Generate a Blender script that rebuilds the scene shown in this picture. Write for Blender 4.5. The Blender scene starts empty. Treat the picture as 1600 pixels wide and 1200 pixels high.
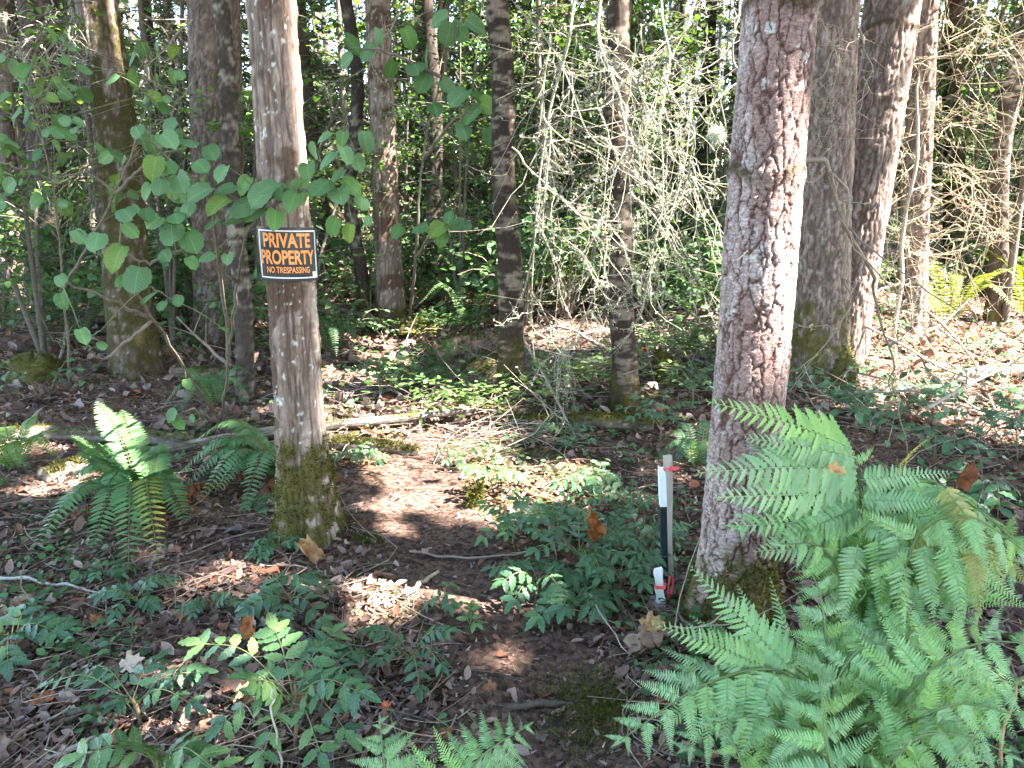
import bpy, math, random
import numpy as np
from mathutils import Matrix, Vector

rng = np.random.default_rng(11)
random.seed(5)
scene = bpy.context.scene
COL = scene.collection

# ------------------------------------------------------------------ camera
CAM_H, PITCH, FPX = 1.5, math.radians(14.7), 1200.0
cam_d = bpy.data.cameras.new('camera')
cam_d.sensor_width = 36.0
cam_d.lens = FPX / 1600 * 36
cam_d.clip_start = 0.02
cam_d.clip_end = 2000
cam = bpy.data.objects.new('camera', cam_d)
COL.objects.link(cam)
cam.location = (0, 0, CAM_H)
cam.rotation_euler = (math.pi / 2 - PITCH, 0, 0)
scene.camera = cam

# ------------------------------------------------------------------ sky, sun, exposure
SUN_EL, SUN_AZ = math.radians(52), math.radians(104)       # azimuth from +Y towards +X
SUN = np.array([math.sin(SUN_AZ) * math.cos(SUN_EL), math.cos(SUN_AZ) * math.cos(SUN_EL), math.sin(SUN_EL)])
world = bpy.data.worlds.new('World')
scene.world = world
world.use_nodes = True
wn = world.node_tree
sky = wn.nodes.new('ShaderNodeTexSky')
sky.sky_type = 'NISHITA'
sky.sun_disc = False
sky.sun_elevation = SUN_EL
sky.sun_rotation = SUN_AZ
bg = wn.nodes['Background']
bg.inputs['Strength'].default_value = 0.15
wn.links.new(sky.outputs[0], bg.inputs['Color'])
sun_d = bpy.data.lights.new('sun', 'SUN')
sun_d.energy = 5.0
sun_d.angle = math.radians(0.53)
sun_d.color = (1.0, 0.95, 0.88)
sun = bpy.data.objects.new('sun', sun_d)
COL.objects.link(sun)
sun.location = (20, -5, 30)
sun.rotation_euler = Vector(SUN).to_track_quat('Z', 'Y').to_euler()
scene.view_settings.view_transform = 'Standard'
scene.view_settings.look = 'None'
scene.view_settings.gamma = 1.0
scene.view_settings.use_curve_mapping = False
scene.view_settings.exposure = 3.7
cy = scene.cycles
cy.use_denoising = True
cy.denoiser = 'OPENIMAGEDENOISE'
cy.denoising_input_passes = 'RGB_ALBEDO_NORMAL'
cy.denoising_prefilter = 'ACCURATE'
cy.max_bounces = 8
cy.diffuse_bounces = 5
cy.glossy_bounces = 2
cy.transmission_bounces = 4
cy.caustics_reflective = False
cy.caustics_refractive = False
cy.sample_clamp_indirect = 6.0


# ------------------------------------------------------------------ numeric helpers
def _hash(a, b, c, k=0):
    with np.errstate(over='ignore'):
        h = (a.astype(np.int64) * 374761393 + b.astype(np.int64) * 668265263 + c.astype(np.int64) * 2147483647 + k * 1274126177)
        h = (h ^ (h >> 13)) * 1274126177
        h = h ^ (h >> 16)
    return (h & 0xFFFFFF).astype(np.float64) / 0xFFFFFF


def noise(x, y, z=0.0):
    x, y, z = np.broadcast_arrays(np.asarray(x, float), np.asarray(y, float), np.asarray(z, float))
    ix, iy, iz = np.floor(x), np.floor(y), np.floor(z)
    fx, fy, fz = x - ix, y - iy, z - iz
    fx, fy, fz = [f * f * (3 - 2 * f) for f in (fx, fy, fz)]
    r = 0
    for dx in (0, 1):
        for dy in (0, 1):
            for dz in (0, 1):
                w = (fx if dx else 1 - fx) * (fy if dy else 1 - fy) * (fz if dz else 1 - fz)
                r = r + w * _hash(ix + dx, iy + dy, iz + dz)
    return r


def fbm(x, y, z=0.0, o=4):
    r, a, s = 0, 0.5, 0
    x, y, z = np.asarray(x, float), np.asarray(y, float), np.asarray(z, float)
    for i in range(o):
        r = r + a * noise(x + 17.3 * i, y - 9.1 * i, z + 5.7 * i)
        s += a
        a *= 0.5
        x, y, z = x * 2, y * 2, z * 2
    return r / s


def voronoi(x, y, z):
    ix, iy, iz = np.floor(x), np.floor(y), np.floor(z)
    f1 = np.full(x.shape, 9.0)
    f2 = np.full(x.shape, 9.0)
    cid = np.zeros(x.shape)
    for dx in (-1, 0, 1):
        for dy in (-1, 0, 1):
            for dz in (-1, 0, 1):
                a, b, c = ix + dx, iy + dy, iz + dz
                d = np.sqrt((a + _hash(a, b, c, 1) - x) ** 2 + (b + _hash(a, b, c, 2) - y) ** 2 + (c + _hash(a, b, c, 3) - z) ** 2)
                near = d < f1
                f2 = np.where(near, f1, np.minimum(f2, d))
                cid = np.where(near, _hash(a, b, c, 4), cid)
                f1 = np.where(near, d, f1)
    return f1, f2, cid


def sstep(a, b, x):
    t = np.clip((x - a) / (b - a), 0, 1)
    return t * t * (3 - 2 * t)


def nrm(v):
    v = np.asarray(v, float)
    return v / np.maximum(np.linalg.norm(v, axis=-1, keepdims=True), 1e-9)


def mixc(a, b, f):
    f = np.asarray(f)[..., None]
    return np.asarray(a) * (1 - f) + np.asarray(b) * f


def spline(pts, n):
    p = np.asarray(pts, float)
    if len(p) == 2:
        t = np.linspace(0, 1, n)[:, None]
        return p[0] * (1 - t) + p[1] * t
    e = np.vstack([2 * p[0] - p[1], p, 2 * p[-1] - p[-2]])
    u = np.linspace(0, len(p) - 1 - 1e-6, n)
    i = u.astype(int)
    f = (u - i)[:, None]
    a, b, c, d = e[i], e[i + 1], e[i + 2], e[i + 3]
    return 0.5 * (2 * b + (c - a) * f + (2 * a - 5 * b + 4 * c - d) * f ** 2 + (3 * b - a - 3 * c + d) * f ** 3)


# ------------------------------------------------------------------ terrain height and view geometry
PATH = np.array([(0.22, 0.2), (0.16, 1.2), (0.12, 1.9), (0.02, 2.35), (-0.16, 2.75), (-0.42, 3.3), (-0.5, 3.9), (-0.42, 4.6), (-0.55, 5.6), (-0.9, 6.8), (-1.1, 8.2)])


def path_dist(x, y):
    pc = spline(PATH, 60)
    x, y = np.asarray(x, float), np.asarray(y, float)
    d = np.full(np.broadcast(x, y).shape, 99.0)
    for q in pc:
        d = np.minimum(d, np.hypot(x - q[0], y - q[1]))
    return d


def H(x, y):
    x, y = np.asarray(x, float), np.asarray(y, float)
    r = np.hypot(x, y)
    h = 0.10 * (fbm(x * 0.45 + 3, y * 0.45 + 8, 0.3, 3) - 0.5) * np.clip(r / 3, 0.4, 2.2)
    h = h + 0.035 * (fbm(x * 2.3, y * 2.3, 4.1, 3) - 0.5)
    h = h + 0.34 * (fbm(x * 0.8 + 1.7, y * 0.8 + 5, 6.1, 3) - 0.48) * sstep(4.6, 7.5, y) * (1 - sstep(13, 18, y))
    h = h - 0.035 * np.exp(-(path_dist(x, y) / 0.22) ** 2)
    h = h + 0.9 * sstep(16, 60, y) + 0.5 * sstep(14, 45, np.abs(x))
    return h


_cp, _sp = math.cos(PITCH), math.sin(PITCH)


def ray(px, py):
    u, v = (px - 800) / FPX, (600 - py) / FPX
    return np.array([u, _cp + v * _sp, -_sp + v * _cp])


def A(px, py, Y):
    """world point seen at a photo pixel, at a given distance Y"""
    d = ray(px, py)
    return np.array([0, 0, CAM_H]) + d * (Y / d[1])


def G(px, py):
    """world point of the ground seen at a photo pixel"""
    d = ray(px, py)
    z = 0.0
    for _ in range(6):
        t = (z - CAM_H) / d[2]
        z = float(H(d[0] * t, d[1] * t))
    return np.array([d[0] * t, d[1] * t, z])


def AG(px, py, Y, lift=0.05):
    """like A, but moved nearer along the line of sight until it clears the ground"""
    p = A(px, py, Y)
    while p[2] < float(H(p[0], p[1])) + lift and Y > 1.0:
        Y -= 0.03
        p = A(px, py, Y)
    return p


def project(P):
    P = np.asarray(P, float)
    q = P - np.array([0, 0, CAM_H])
    w = q[..., 1] * _cp - q[..., 2] * _sp
    v = q[..., 1] * _sp + q[..., 2] * _cp
    return 800 + FPX * q[..., 0] / w, 600 - FPX * v / w


# ------------------------------------------------------------------ materials
def new_mat(name):
    m = bpy.data.materials.new(name)
    m.use_nodes = True
    nt = m.node_tree
    return m, nt, nt.nodes['Principled BSDF'], nt.nodes['Material Output']


def attr_mat(name, rough=0.85, spec=0.25, nscale=40.0, namp=0.35, bump=0.0, bscale=150.0, bdist=0.004, trans=0.0, tcol=(1.2, 1.15, 0.45), rand=0.0, stretch=None, sheen=0.0):
    m, nt, bs, out = new_mat(name)
    N, L = nt.nodes, nt.links
    at = N.new('ShaderNodeAttribute')
    at.attribute_name = 'Col'
    tc = N.new('ShaderNodeTexCoord')
    mp = N.new('ShaderNodeMapping')
    if stretch:
        mp.inputs['Scale'].default_value = stretch
    L.new(tc.outputs['Object'], mp.inputs['Vector'])
    no = N.new('ShaderNodeTexNoise')
    no.inputs['Scale'].default_value = nscale
    no.inputs['Detail'].default_value = 5
    no.inputs['Roughness'].default_value = 0.65
    L.new(mp.outputs[0], no.inputs['Vector'])
    mr = N.new('ShaderNodeMapRange')
    mr.inputs['From Min'].default_value = 0.25
    mr.inputs['From Max'].default_value = 0.75
    mr.inputs['To Min'].default_value = 1 - namp
    mr.inputs['To Max'].default_value = 1 + namp
    L.new(no.outputs['Fac'], mr.inputs['Value'])
    fac = mr.outputs[0]
    if rand:
        oi = N.new('ShaderNodeObjectInfo')
        r2 = N.new('ShaderNodeMapRange')
        r2.inputs['To Min'].default_value = 1 - rand
        r2.inputs['To Max'].default_value = 1 + rand
        L.new(oi.outputs['Random'], r2.inputs['Value'])
        mu = N.new('ShaderNodeMath')
        mu.operation = 'MULTIPLY'
        L.new(fac, mu.inputs[0])
        L.new(r2.outputs[0], mu.inputs[1])
        fac = mu.outputs[0]
    vm = N.new('ShaderNodeVectorMath')
    vm.operation = 'SCALE'
    L.new(at.outputs['Color'], vm.inputs[0])
    L.new(fac, vm.inputs['Scale'])
    L.new(vm.outputs[0], bs.inputs['Base Color'])
    bs.inputs['Roughness'].default_value = rough
    bs.inputs['Specular IOR Level'].default_value = spec
    if bump:
        n2 = N.new('ShaderNodeTexNoise')
        n2.inputs['Scale'].default_value = bscale
        n2.inputs['Detail'].default_value = 4
        L.new(mp.outputs[0], n2.inputs['Vector'])
        bp = N.new('ShaderNodeBump')
        bp.inputs['Strength'].default_value = bump
        bp.inputs['Distance'].default_value = bdist
        L.new(n2.outputs['Fac'], bp.inputs['Height'])
        L.new(bp.outputs[0], bs.inputs['Normal'])
    if trans:
        tr = N.new('ShaderNodeBsdfTranslucent')
        tm = N.new('ShaderNodeVectorMath')
        tm.operation = 'MULTIPLY'
        tm.inputs[1].default_value = tcol
        L.new(vm.outputs[0], tm.inputs[0])
        L.new(tm.outputs[0], tr.inputs['Color'])
        mx = N.new('ShaderNodeMixShader')
        mx.inputs[0].default_value = trans
        L.new(bs.outputs[0], mx.inputs[1])
        L.new(tr.outputs[0], mx.inputs[2])
        L.new(mx.outputs[0], out.inputs['Surface'])
    return m


def plain_mat(name, col, rough=0.6, spec=0.4, namp=0.12, nscale=30, bump=0.1, stretch=None):
    m, nt, bs, out = new_mat(name)
    N, L = nt.nodes, nt.links
    tc = N.new('ShaderNodeTexCoord')
    mp = N.new('ShaderNodeMapping')
    if stretch:
        mp.inputs['Scale'].default_value = stretch
    L.new(tc.outputs['Object'], mp.inputs['Vector'])
    no = N.new('ShaderNodeTexNoise')
    no.inputs['Scale'].default_value = nscale
    no.inputs['Detail'].default_value = 5
    L.new(mp.outputs[0], no.inputs['Vector'])
    cr = N.new('ShaderNodeValToRGB')
    c = np.array(col)
    cr.color_ramp.elements[0].position = 0.25
    cr.color_ramp.elements[1].position = 0.75
    cr.color_ramp.elements[0].color = (*(c * (1 - namp)), 1)
    cr.color_ramp.elements[1].color = (*np.minimum(c * (1 + namp), 1), 1)
    L.new(no.outputs['Fac'], cr.inputs['Fac'])
    L.new(cr.outputs[0], bs.inputs['Base Color'])
    bs.inputs['Roughness'].default_value = rough
    bs.inputs['Specular IOR Level'].default_value = spec
    if bump:
        bp = N.new('ShaderNodeBump')
        bp.inputs['Strength'].default_value = bump
        bp.inputs['Distance'].default_value = 0.003
        L.new(no.outputs['Fac'], bp.inputs['Height'])
        L.new(bp.outputs[0], bs.inputs['Normal'])
    return m


M = dict(
    plate=attr_mat('plate_bark', 0.9, 0.15, 75, 0.55, 0.9, 170, 0.006, stretch=(1, 1, 1.9)),
    bark=attr_mat('bark', 0.9, 0.2, 55, 0.38, 0.5, 130, 0.004, stretch=(1, 1, 0.45)),
    farbark=attr_mat('far_bark', 0.95, 0.15, 9, 0.5, 0.6, 40, 0.01, stretch=(1, 1, 0.3), rand=0.3),
    moss=attr_mat('moss', 1.0, 0.05, 30, 0.4, trans=0.2),
    lichen=attr_mat('lichen', 1.0, 0.05, 30, 0.25, trans=0.25, tcol=(1, 1, 0.9)),
    twig=attr_mat('twig', 0.9, 0.2, 30, 0.45, 0.3, 120, 0.002),
    hazel=attr_mat('hazel_leaf', 0.5, 0.35, 25, 0.12, 0.35, 60, 0.003, trans=0.35, rand=0.18),
    fern=attr_mat('fern_frond', 0.5, 0.4, 20, 0.15, trans=0.3, rand=0.14),
    glossy=attr_mat('glossy_leaf', 0.33, 0.5, 25, 0.15, 0.2, 60, 0.002, trans=0.2, rand=0.2),
    leafy=attr_mat('soft_leaf', 0.55, 0.35, 20, 0.15, trans=0.35, rand=0.12),
    canopy=attr_mat('canopy_leaf', 0.55, 0.3, 10, 0.1, trans=0.4, rand=0.1),
    litter=attr_mat('dry_leaf', 0.8, 0.2, 30, 0.25, 0.2, 80, 0.002, trans=0.15, tcol=(1.2, 0.9, 0.6)),
    chips=attr_mat('forest_duff', 0.95, 0.1, 50, 0.2),
    log=attr_mat('log_bark', 0.9, 0.2, 30, 0.4, 0.5, 80, 0.004),
)


def ground_mat():
    m, nt, bs, out = new_mat('forest_floor')
    N, L = nt.nodes, nt.links
    at = N.new('ShaderNodeAttribute')
    at.attribute_name = 'Col'
    tc = N.new('ShaderNodeTexCoord')
    n1 = N.new('ShaderNodeTexNoise')
    n1.inputs['Scale'].default_value = 38
    n1.inputs['Detail'].default_value = 8
    n1.inputs['Roughness'].default_value = 0.75
    v1 = N.new('ShaderNodeTexVoronoi')
    v1.inputs['Scale'].default_value = 55
    v1.inputs['Randomness'].default_value = 1
    wr = N.new('ShaderNodeVectorMath')
    wr.operation = 'MULTIPLY_ADD'
    wr.inputs[1].default_value = (0.05, 0.05, 0.05)
    L.new(tc.outputs['Object'], n1.inputs['Vector'])
    L.new(n1.outputs['Color'], wr.inputs[0])
    L.new(tc.outputs['Object'], wr.inputs[2])
    L.new(wr.outputs[0], v1.inputs['Vector'])
    sep = N.new('ShaderNodeSeparateColor')
    L.new(v1.outputs['Color'], sep.inputs[0])
    cr = N.new('ShaderNodeValToRGB')
    e = cr.color_ramp.elements
    e[0].position, e[0].color = 0.1, (0.45, 0.42, 0.4, 1)
    e[1].position, e[1].color = 0.9, (1.7, 1.5, 1.35, 1)
    L.new(sep.outputs[0], cr.inputs['Fac'])
    mr = N.new('ShaderNodeMapRange')
    mr.inputs['From Min'].default_value, mr.inputs['From Max'].default_value = 0.3, 0.7
    mr.inputs['To Min'].default_value, mr.inputs['To Max'].default_value = 0.6, 1.4
    L.new(n1.outputs['Fac'], mr.inputs['Value'])
    mm = N.new('ShaderNodeVectorMath')
    mm.operation = 'MULTIPLY'
    L.new(at.outputs['Color'], mm.inputs[0])
    L.new(cr.outputs[0], mm.inputs[1])
    m2 = N.new('ShaderNodeVectorMath')
    m2.operation = 'SCALE'
    L.new(mm.outputs[0], m2.inputs[0])
    L.new(mr.outputs[0], m2.inputs['Scale'])
    L.new(m2.outputs[0], bs.inputs['Base Color'])
    bs.inputs['Roughness'].default_value = 0.95
    bs.inputs['Specular IOR Level'].default_value = 0.1
    bp = N.new('ShaderNodeBump')
    bp.inputs['Strength'].default_value = 0.8
    bp.inputs['Distance'].default_value = 0.012
    L.new(n1.outputs['Fac'], bp.inputs['Height'])
    L.new(bp.outputs[0], bs.inputs['Normal'])
    return m


M['ground'] = ground_mat()


def add_veins(m, dens=8.0):
    """midrib and side veins in the blade's own coordinates: paler lines, slightly raised"""
    nt = m.node_tree
    N, L = nt.nodes, nt.links
    bs = N['Principled BSDF']
    tc = N.new('ShaderNodeTexCoord')
    sp = N.new('ShaderNodeSeparateXYZ')
    L.new(tc.outputs['Object'], sp.inputs[0])

    def op(o, a, b=None):
        n = N.new('ShaderNodeMath')
        n.operation = o
        for i, v in enumerate((a, b)):
            if v is None:
                continue
            if isinstance(v, (int, float)):
                n.inputs[i].default_value = v
            else:
                L.new(v, n.inputs[i])
        return n.outputs[0]
    ax = op('ABSOLUTE', sp.outputs[0])
    t = op('MULTIPLY', op('SUBTRACT', sp.outputs[1], op('MULTIPLY', ax, 0.75)), dens)
    side = op('ABSOLUTE', op('SUBTRACT', op('FRACT', t), 0.5))
    side = op('MULTIPLY', op('SUBTRACT', 0.11, side), 9.0)
    side = op('MINIMUM', op('MAXIMUM', side, 0.0), 1.0)
    mid = op('MINIMUM', op('MAXIMUM', op('MULTIPLY', op('SUBTRACT', 0.02, ax), 70.0), 0.0), 1.0)
    v = op('MAXIMUM', op('MULTIPLY', side, 0.7), mid)
    src = bs.inputs['Base Color'].links[0].from_socket
    sc_ = N.new('ShaderNodeVectorMath')
    sc_.operation = 'SCALE'
    L.new(src, sc_.inputs[0])
    L.new(op('ADD', op('MULTIPLY', v, 0.45), 0.9), sc_.inputs['Scale'])
    for l in list(src.links):
        if l.to_node != sc_:
            to = l.to_socket
            L.remove(l)
            L.new(sc_.outputs[0], to)
    bp = N.new('ShaderNodeBump')
    bp.inputs['Strength'].default_value = 0.5
    bp.inputs['Distance'].default_value = 0.02
    bp.invert = True
    L.new(v, bp.inputs['Height'])
    if bs.inputs['Normal'].links:
        L.new(bs.inputs['Normal'].links[0].from_socket, bp.inputs['Normal'])
    L.new(bp.outputs[0], bs.inputs['Normal'])


add_veins(M['hazel'])
add_veins(M['glossy'], 7.0)


# ------------------------------------------------------------------ mesh building
class MB:
    def __init__(s):
        s.V, s.F, s.C, s.n = [], [], [], 0

    def add(s, V, F, C):
        V = np.asarray(V, float).reshape(-1, 3)
        C = np.asarray(C, float)
        if C.ndim == 1:
            C = np.broadcast_to(C, (len(V), 3))
        for f in (F if isinstance(F, list) else [F]):
            if len(f):
                s.F.append(np.asarray(f, np.int64) + s.n)
        s.V.append(V)
        s.C.append(C.reshape(-1, 3))
        s.n += len(V)
        return s

    def mesh(s, name, mat, smooth=True):
        V = np.concatenate(s.V)
        C = np.concatenate(s.C)
        me = bpy.data.meshes.new(name)
        me.vertices.add(len(V))
        me.vertices.foreach_set('co', V.astype(np.float32).ravel())
        idx = np.concatenate([f.ravel() for f in s.F])
        tot = np.concatenate([np.full(len(f), f.shape[1]) for f in s.F])
        st = np.concatenate([[0], np.cumsum(tot)[:-1]])
        me.loops.add(len(idx))
        me.loops.foreach_set('vertex_index', idx.astype(np.int32))
        me.polygons.add(len(tot))
        me.polygons.foreach_set('loop_start', st.astype(np.int32))
        me.update(calc_edges=True)
        me.polygons.foreach_set('use_smooth', np.full(len(tot), bool(smooth)))
        ca = me.color_attributes.new('Col', 'FLOAT_COLOR', 'POINT')
        ca.data.foreach_set('color', np.concatenate([np.clip(C, 0, 1), np.ones((len(C), 1))], 1).astype(np.float32).ravel())
        me.materials.append(mat)
        me.update()
        return me

    def build(s, name, mat, parent=None, smooth=True):
        return place(name, s.mesh(name, mat, smooth), parent)


def place(name, me, parent=None, matrix=None, world=True):
    """link a mesh; with world=True its vertices (or matrix) are in world space"""
    o = bpy.data.objects.new(name, me)
    COL.objects.link(o)
    if parent is not None:
        o.parent = parent
        if world:
            p = parent
            m = Matrix.Identity(4)
            while p is not None:
                m = (p.matrix_parent_inverse @ p.matrix_basis) @ m if p.parent else p.matrix_basis @ m
                p = p.parent
            o.matrix_parent_inverse = m.inverted()
    if matrix is not None:
        o.matrix_basis = matrix
    return o


def tag(o, label=None, cat=None, group=None, kind=None):
    for k, v in (('label', label), ('category', cat), ('group', group), ('kind', kind)):
        if v:
            o[k] = v
    return o


def thing(name, label, cat, loc, group=None):
    o = bpy.data.objects.new(name, None)
    o.empty_display_size = 0.1
    COL.objects.link(o)
    o.location = [float(c) for c in loc]
    return tag(o, label, cat, group)


def copy_tree(o, parent=None):
    c = o.copy()
    COL.objects.link(c)
    c.parent = parent
    for ch in list(o.children):
        copy_tree(ch, c)
    return c


def tubes(mb, P, R, seg=4, C=(0.2, 0.15, 0.1), cap=False):
    """P (N,K,3) centre lines, R (N,K) radii"""
    P = np.asarray(P, float)
    if P.ndim == 2:
        P = P[None]
    R = np.broadcast_to(np.asarray(R, float), P.shape[:2])
    N, K = P.shape[:2]
    T = nrm(np.gradient(P, axis=1))
    mt = nrm(T.mean(1))
    ref = np.where(np.abs(mt[:, 2:3]) < 0.8, np.array([[0, 0, 1.0]]), np.array([[1.0, 0, 0]]))
    U = nrm(np.cross(T, ref[:, None, :]))
    W = np.cross(T, U)
    a = np.arange(seg) * 2 * math.pi / seg
    V = P[:, :, None] + R[:, :, None, None] * (np.cos(a)[:, None] * U[:, :, None] + np.sin(a)[:, None] * W[:, :, None])
    k, j = np.meshgrid(np.arange(K - 1), np.arange(seg), indexing='ij')
    j2 = (j + 1) % seg
    q = np.stack([k * seg + j, k * seg + j2, (k + 1) * seg + j2, (k + 1) * seg + j], -1).reshape(-1, 4)
    F = (q[None] + (np.arange(N) * K * seg)[:, None, None]).reshape(-1, 4)
    C = np.asarray(C, float)
    if C.ndim == 1:
        C = np.broadcast_to(C, (N, 3))
    if C.ndim == 2:
        C = np.repeat(C, K * seg, 0)
    mb.add(V.reshape(-1, 3), F, C)
    if cap:
        for n in range(N):
            for kk in (0, K - 1):
                ring = V[n, kk]
                mb.add(np.vstack([ring, P[n, kk]]), np.stack([np.arange(seg), (np.arange(seg) + 1) % seg, np.full(seg, seg)], -1), np.asarray(cap if not isinstance(cap, bool) else (0.3, 0.22, 0.15)))
    return mb


def frames(Y, Nn):
    Y = nrm(Y)
    X = nrm(np.cross(Y, Nn))
    return X, Y, np.cross(X, Y)


def scatter(mb, T, O, Y, Nn, S, C, wid=1.0):
    tv, tf = T
    O = np.asarray(O, float)
    X, Y, Z = frames(np.broadcast_to(Y, O.shape), np.broadcast_to(Nn, O.shape))
    n = len(O)
    S = np.broadcast_to(np.asarray(S, float), (n,))
    w = np.broadcast_to(np.asarray(wid, float), (n,))
    V = O[:, None] + S[:, None, None] * (tv[None, :, 0:1] * X[:, None] * w[:, None, None] + tv[None, :, 1:2] * Y[:, None] + tv[None, :, 2:3] * Z[:, None])
    C = np.asarray(C, float)
    if C.ndim == 1:
        C = np.broadcast_to(C, (n, 3))
    Cv = np.repeat(C, len(tv), 0)
    off = (np.arange(n) * len(tv))[:, None, None]
    mb.add(V.reshape(-1, 3), [(f[None] + off).reshape(-1, f.shape[1]) for f in tf], Cv)
    return mb


def leaf(rows=4, width=0.5, prof=None, fold=0.25, curl=0.15, wave=0.0, serr=0.0):
    """leaf blade along +Y from 0 to 1, midrib at x=0"""
    t = np.linspace(0, 1, rows + 2)
    if prof is None:
        prof = lambda u: np.sin(math.pi * u ** 0.8) ** 0.8
    V, F4, F3 = [(0, 0, 0)], [], []
    for i, u in enumerate(t[1:-1]):
        w = width * 0.5 * prof(u) * (1 + (serr if i % 2 else -serr))
        z = -curl * u * u
        zz = z + fold * w + wave * math.sin(i * 2.1) * w
        V += [(-w, u, zz), (0, u, z), (w, u, z + fold * w - wave * math.sin(i * 2.1 + 1) * w)]
    V.append((0, 1, -curl))
    F3 += [(0, 2, 1), (0, 3, 2)]
    for i in range(rows - 1):
        a = 1 + 3 * i
        F4 += [(a, a + 1, a + 4, a + 3), (a + 1, a + 2, a + 5, a + 4)]
    a = 1 + 3 * (rows - 1)
    e = len(V) - 1
    F3 += [(a, a + 1, e), (a + 1, a + 2, e)]
    return np.array(V, float), [np.array(F3), np.array(F4).reshape(-1, 4)]


def poly_leaf(outline, curl=0.15, fold=0.15):
    """fan leaf from a half outline list of (x,y), mirrored; fan centre on midrib"""
    h = np.array(outline, float)
    full = np.vstack([h, (h * [-1, 1])[::-1]])
    full = full[np.unique(np.round(full, 5), axis=0, return_index=True)[1].argsort()] if False else full
    c = np.array([[0, 0.42]])
    P = np.vstack([c, full])
    z = -curl * P[:, 1] ** 2 + fold * np.abs(P[:, 0])
    V = np.column_stack([P, z])
    n = len(full)
    F = np.stack([np.zeros(n, int), 1 + np.arange(n), 1 + (np.arange(n) + 1) % n], -1)
    return V, [F[:, [0, 2, 1]]]


MAPLE = [(0.02, 0), (0.2, -0.06), (0.33, 0.1), (0.22, 0.22), (0.5, 0.38), (0.52, 0.55), (0.3, 0.52), (0.24, 0.58), (0.28, 0.82), (0.12, 0.78), (0.0, 1.0)]
T_OVATE = leaf(4, 0.55)
T_LONG = leaf(4, 0.34, curl=0.2)
T_MAPLE = poly_leaf(MAPLE, 0.2, 0.2)
T_CRUMPLE = [poly_leaf(MAPLE[::2], 0.7, 0.5), leaf(4, 0.6, curl=0.55, fold=0.5, wave=0.6), leaf(3, 0.5, curl=-0.4, fold=0.7), leaf(4, 0.4, curl=0.8, fold=-0.4, wave=0.8)]
T_QUAD = (np.array([(-0.5, 0, 0), (0.5, 0, 0), (0.4, 1, 0), (-0.4, 1, 0)], float), [np.array([(0, 1, 2, 3)])])
T_TRI = (np.array([(-0.5, 0, 0), (0.5, 0, 0), (0, 1, 0)], float), [np.array([(0, 1, 2)])])
T_DIAM = (np.array([(0, 0, 0), (0.5, 0.45, 0.08), (0, 1, -0.1), (-0.5, 0.45, 0.08)], float), [np.array([(0, 1, 2), (0, 2, 3)])])
T_CANOPY = (np.array([(0, 0, 0), (0.42, 0.25, 0.1), (0.35, 0.7, 0.05), (0, 1, -0.1), (-0.35, 0.7, 0.05), (-0.42, 0.25, 0.1)], float), [np.array([(0, 1, 2, 3), (0, 3, 4, 5)])])


def rdir(n, flat=1.0):
    v = rng.normal(size=(n, 3))
    v[:, 2] *= flat
    return nrm(v)


def jit(c, n, a=0.25, hue=0.08):
    c = np.asarray(c, float)
    return np.clip(c * (1 + a * rng.uniform(-1, 1, (n, 1))) * (1 + hue * rng.uniform(-1, 1, (n, 3))), 0, 1)


# ------------------------------------------------------------------ ground
def stretch_axis(lo, hi, step, far_lo, far_hi, grow=1.12):
    a = list(np.arange(lo, hi + 1e-6, step))
    s = step
    while a[-1] < far_hi:
        s *= grow
        a.append(a[-1] + s)
    s = step
    b = []
    x = lo
    while x > far_lo:
        s *= grow
        x -= s
        b.append(x)
    return np.array(b[::-1] + a)


gx = stretch_axis(-3.4, 3.4, 0.035, -260, 260)
gy = stretch_axis(1.2, 7.5, 0.035, -200, 420)
XX, YY = np.meshgrid(gx, gy, indexing='ij')
ZZ = H(XX, YY)
near = np.exp(-(np.hypot(XX, YY - 3) / 6) ** 2)
ZZ = ZZ + near * 0.022 * (fbm(XX * 14, YY * 14, 1.0, 3) - 0.5)
nxg, nyg = len(gx), len(gy)
i, j = np.meshgrid(np.arange(nxg - 1), np.arange(nyg - 1), indexing='ij')
F = np.stack([i * nyg + j, (i + 1) * nyg + j, (i + 1) * nyg + j + 1, i * nyg + j + 1], -1).reshape(-1, 4)
f1 = fbm(XX * 1.3, YY * 1.3, 2.0, 4).ravel()
f2 = fbm(XX * 5 + 40, YY * 5, 7.0, 3).ravel()
gc = mixc((0.06, 0.043, 0.036), (0.16, 0.115, 0.092), sstep(0.3, 0.7, f2))
gc = mixc(gc, (0.16, 0.092, 0.068), sstep(0.52, 0.7, f1) * 0.6)
gc = mixc(gc, (0.05, 0.055, 0.02), sstep(0.56, 0.7, fbm(XX * 0.9 + 9, YY * 0.9 + 4, 1.0, 4).ravel()) * 0.7)
g = MB().add(np.stack([XX, YY, ZZ], -1).reshape(-1, 3), F, gc)
tag(g.build('ground', M['ground']), kind='structure')

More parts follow.
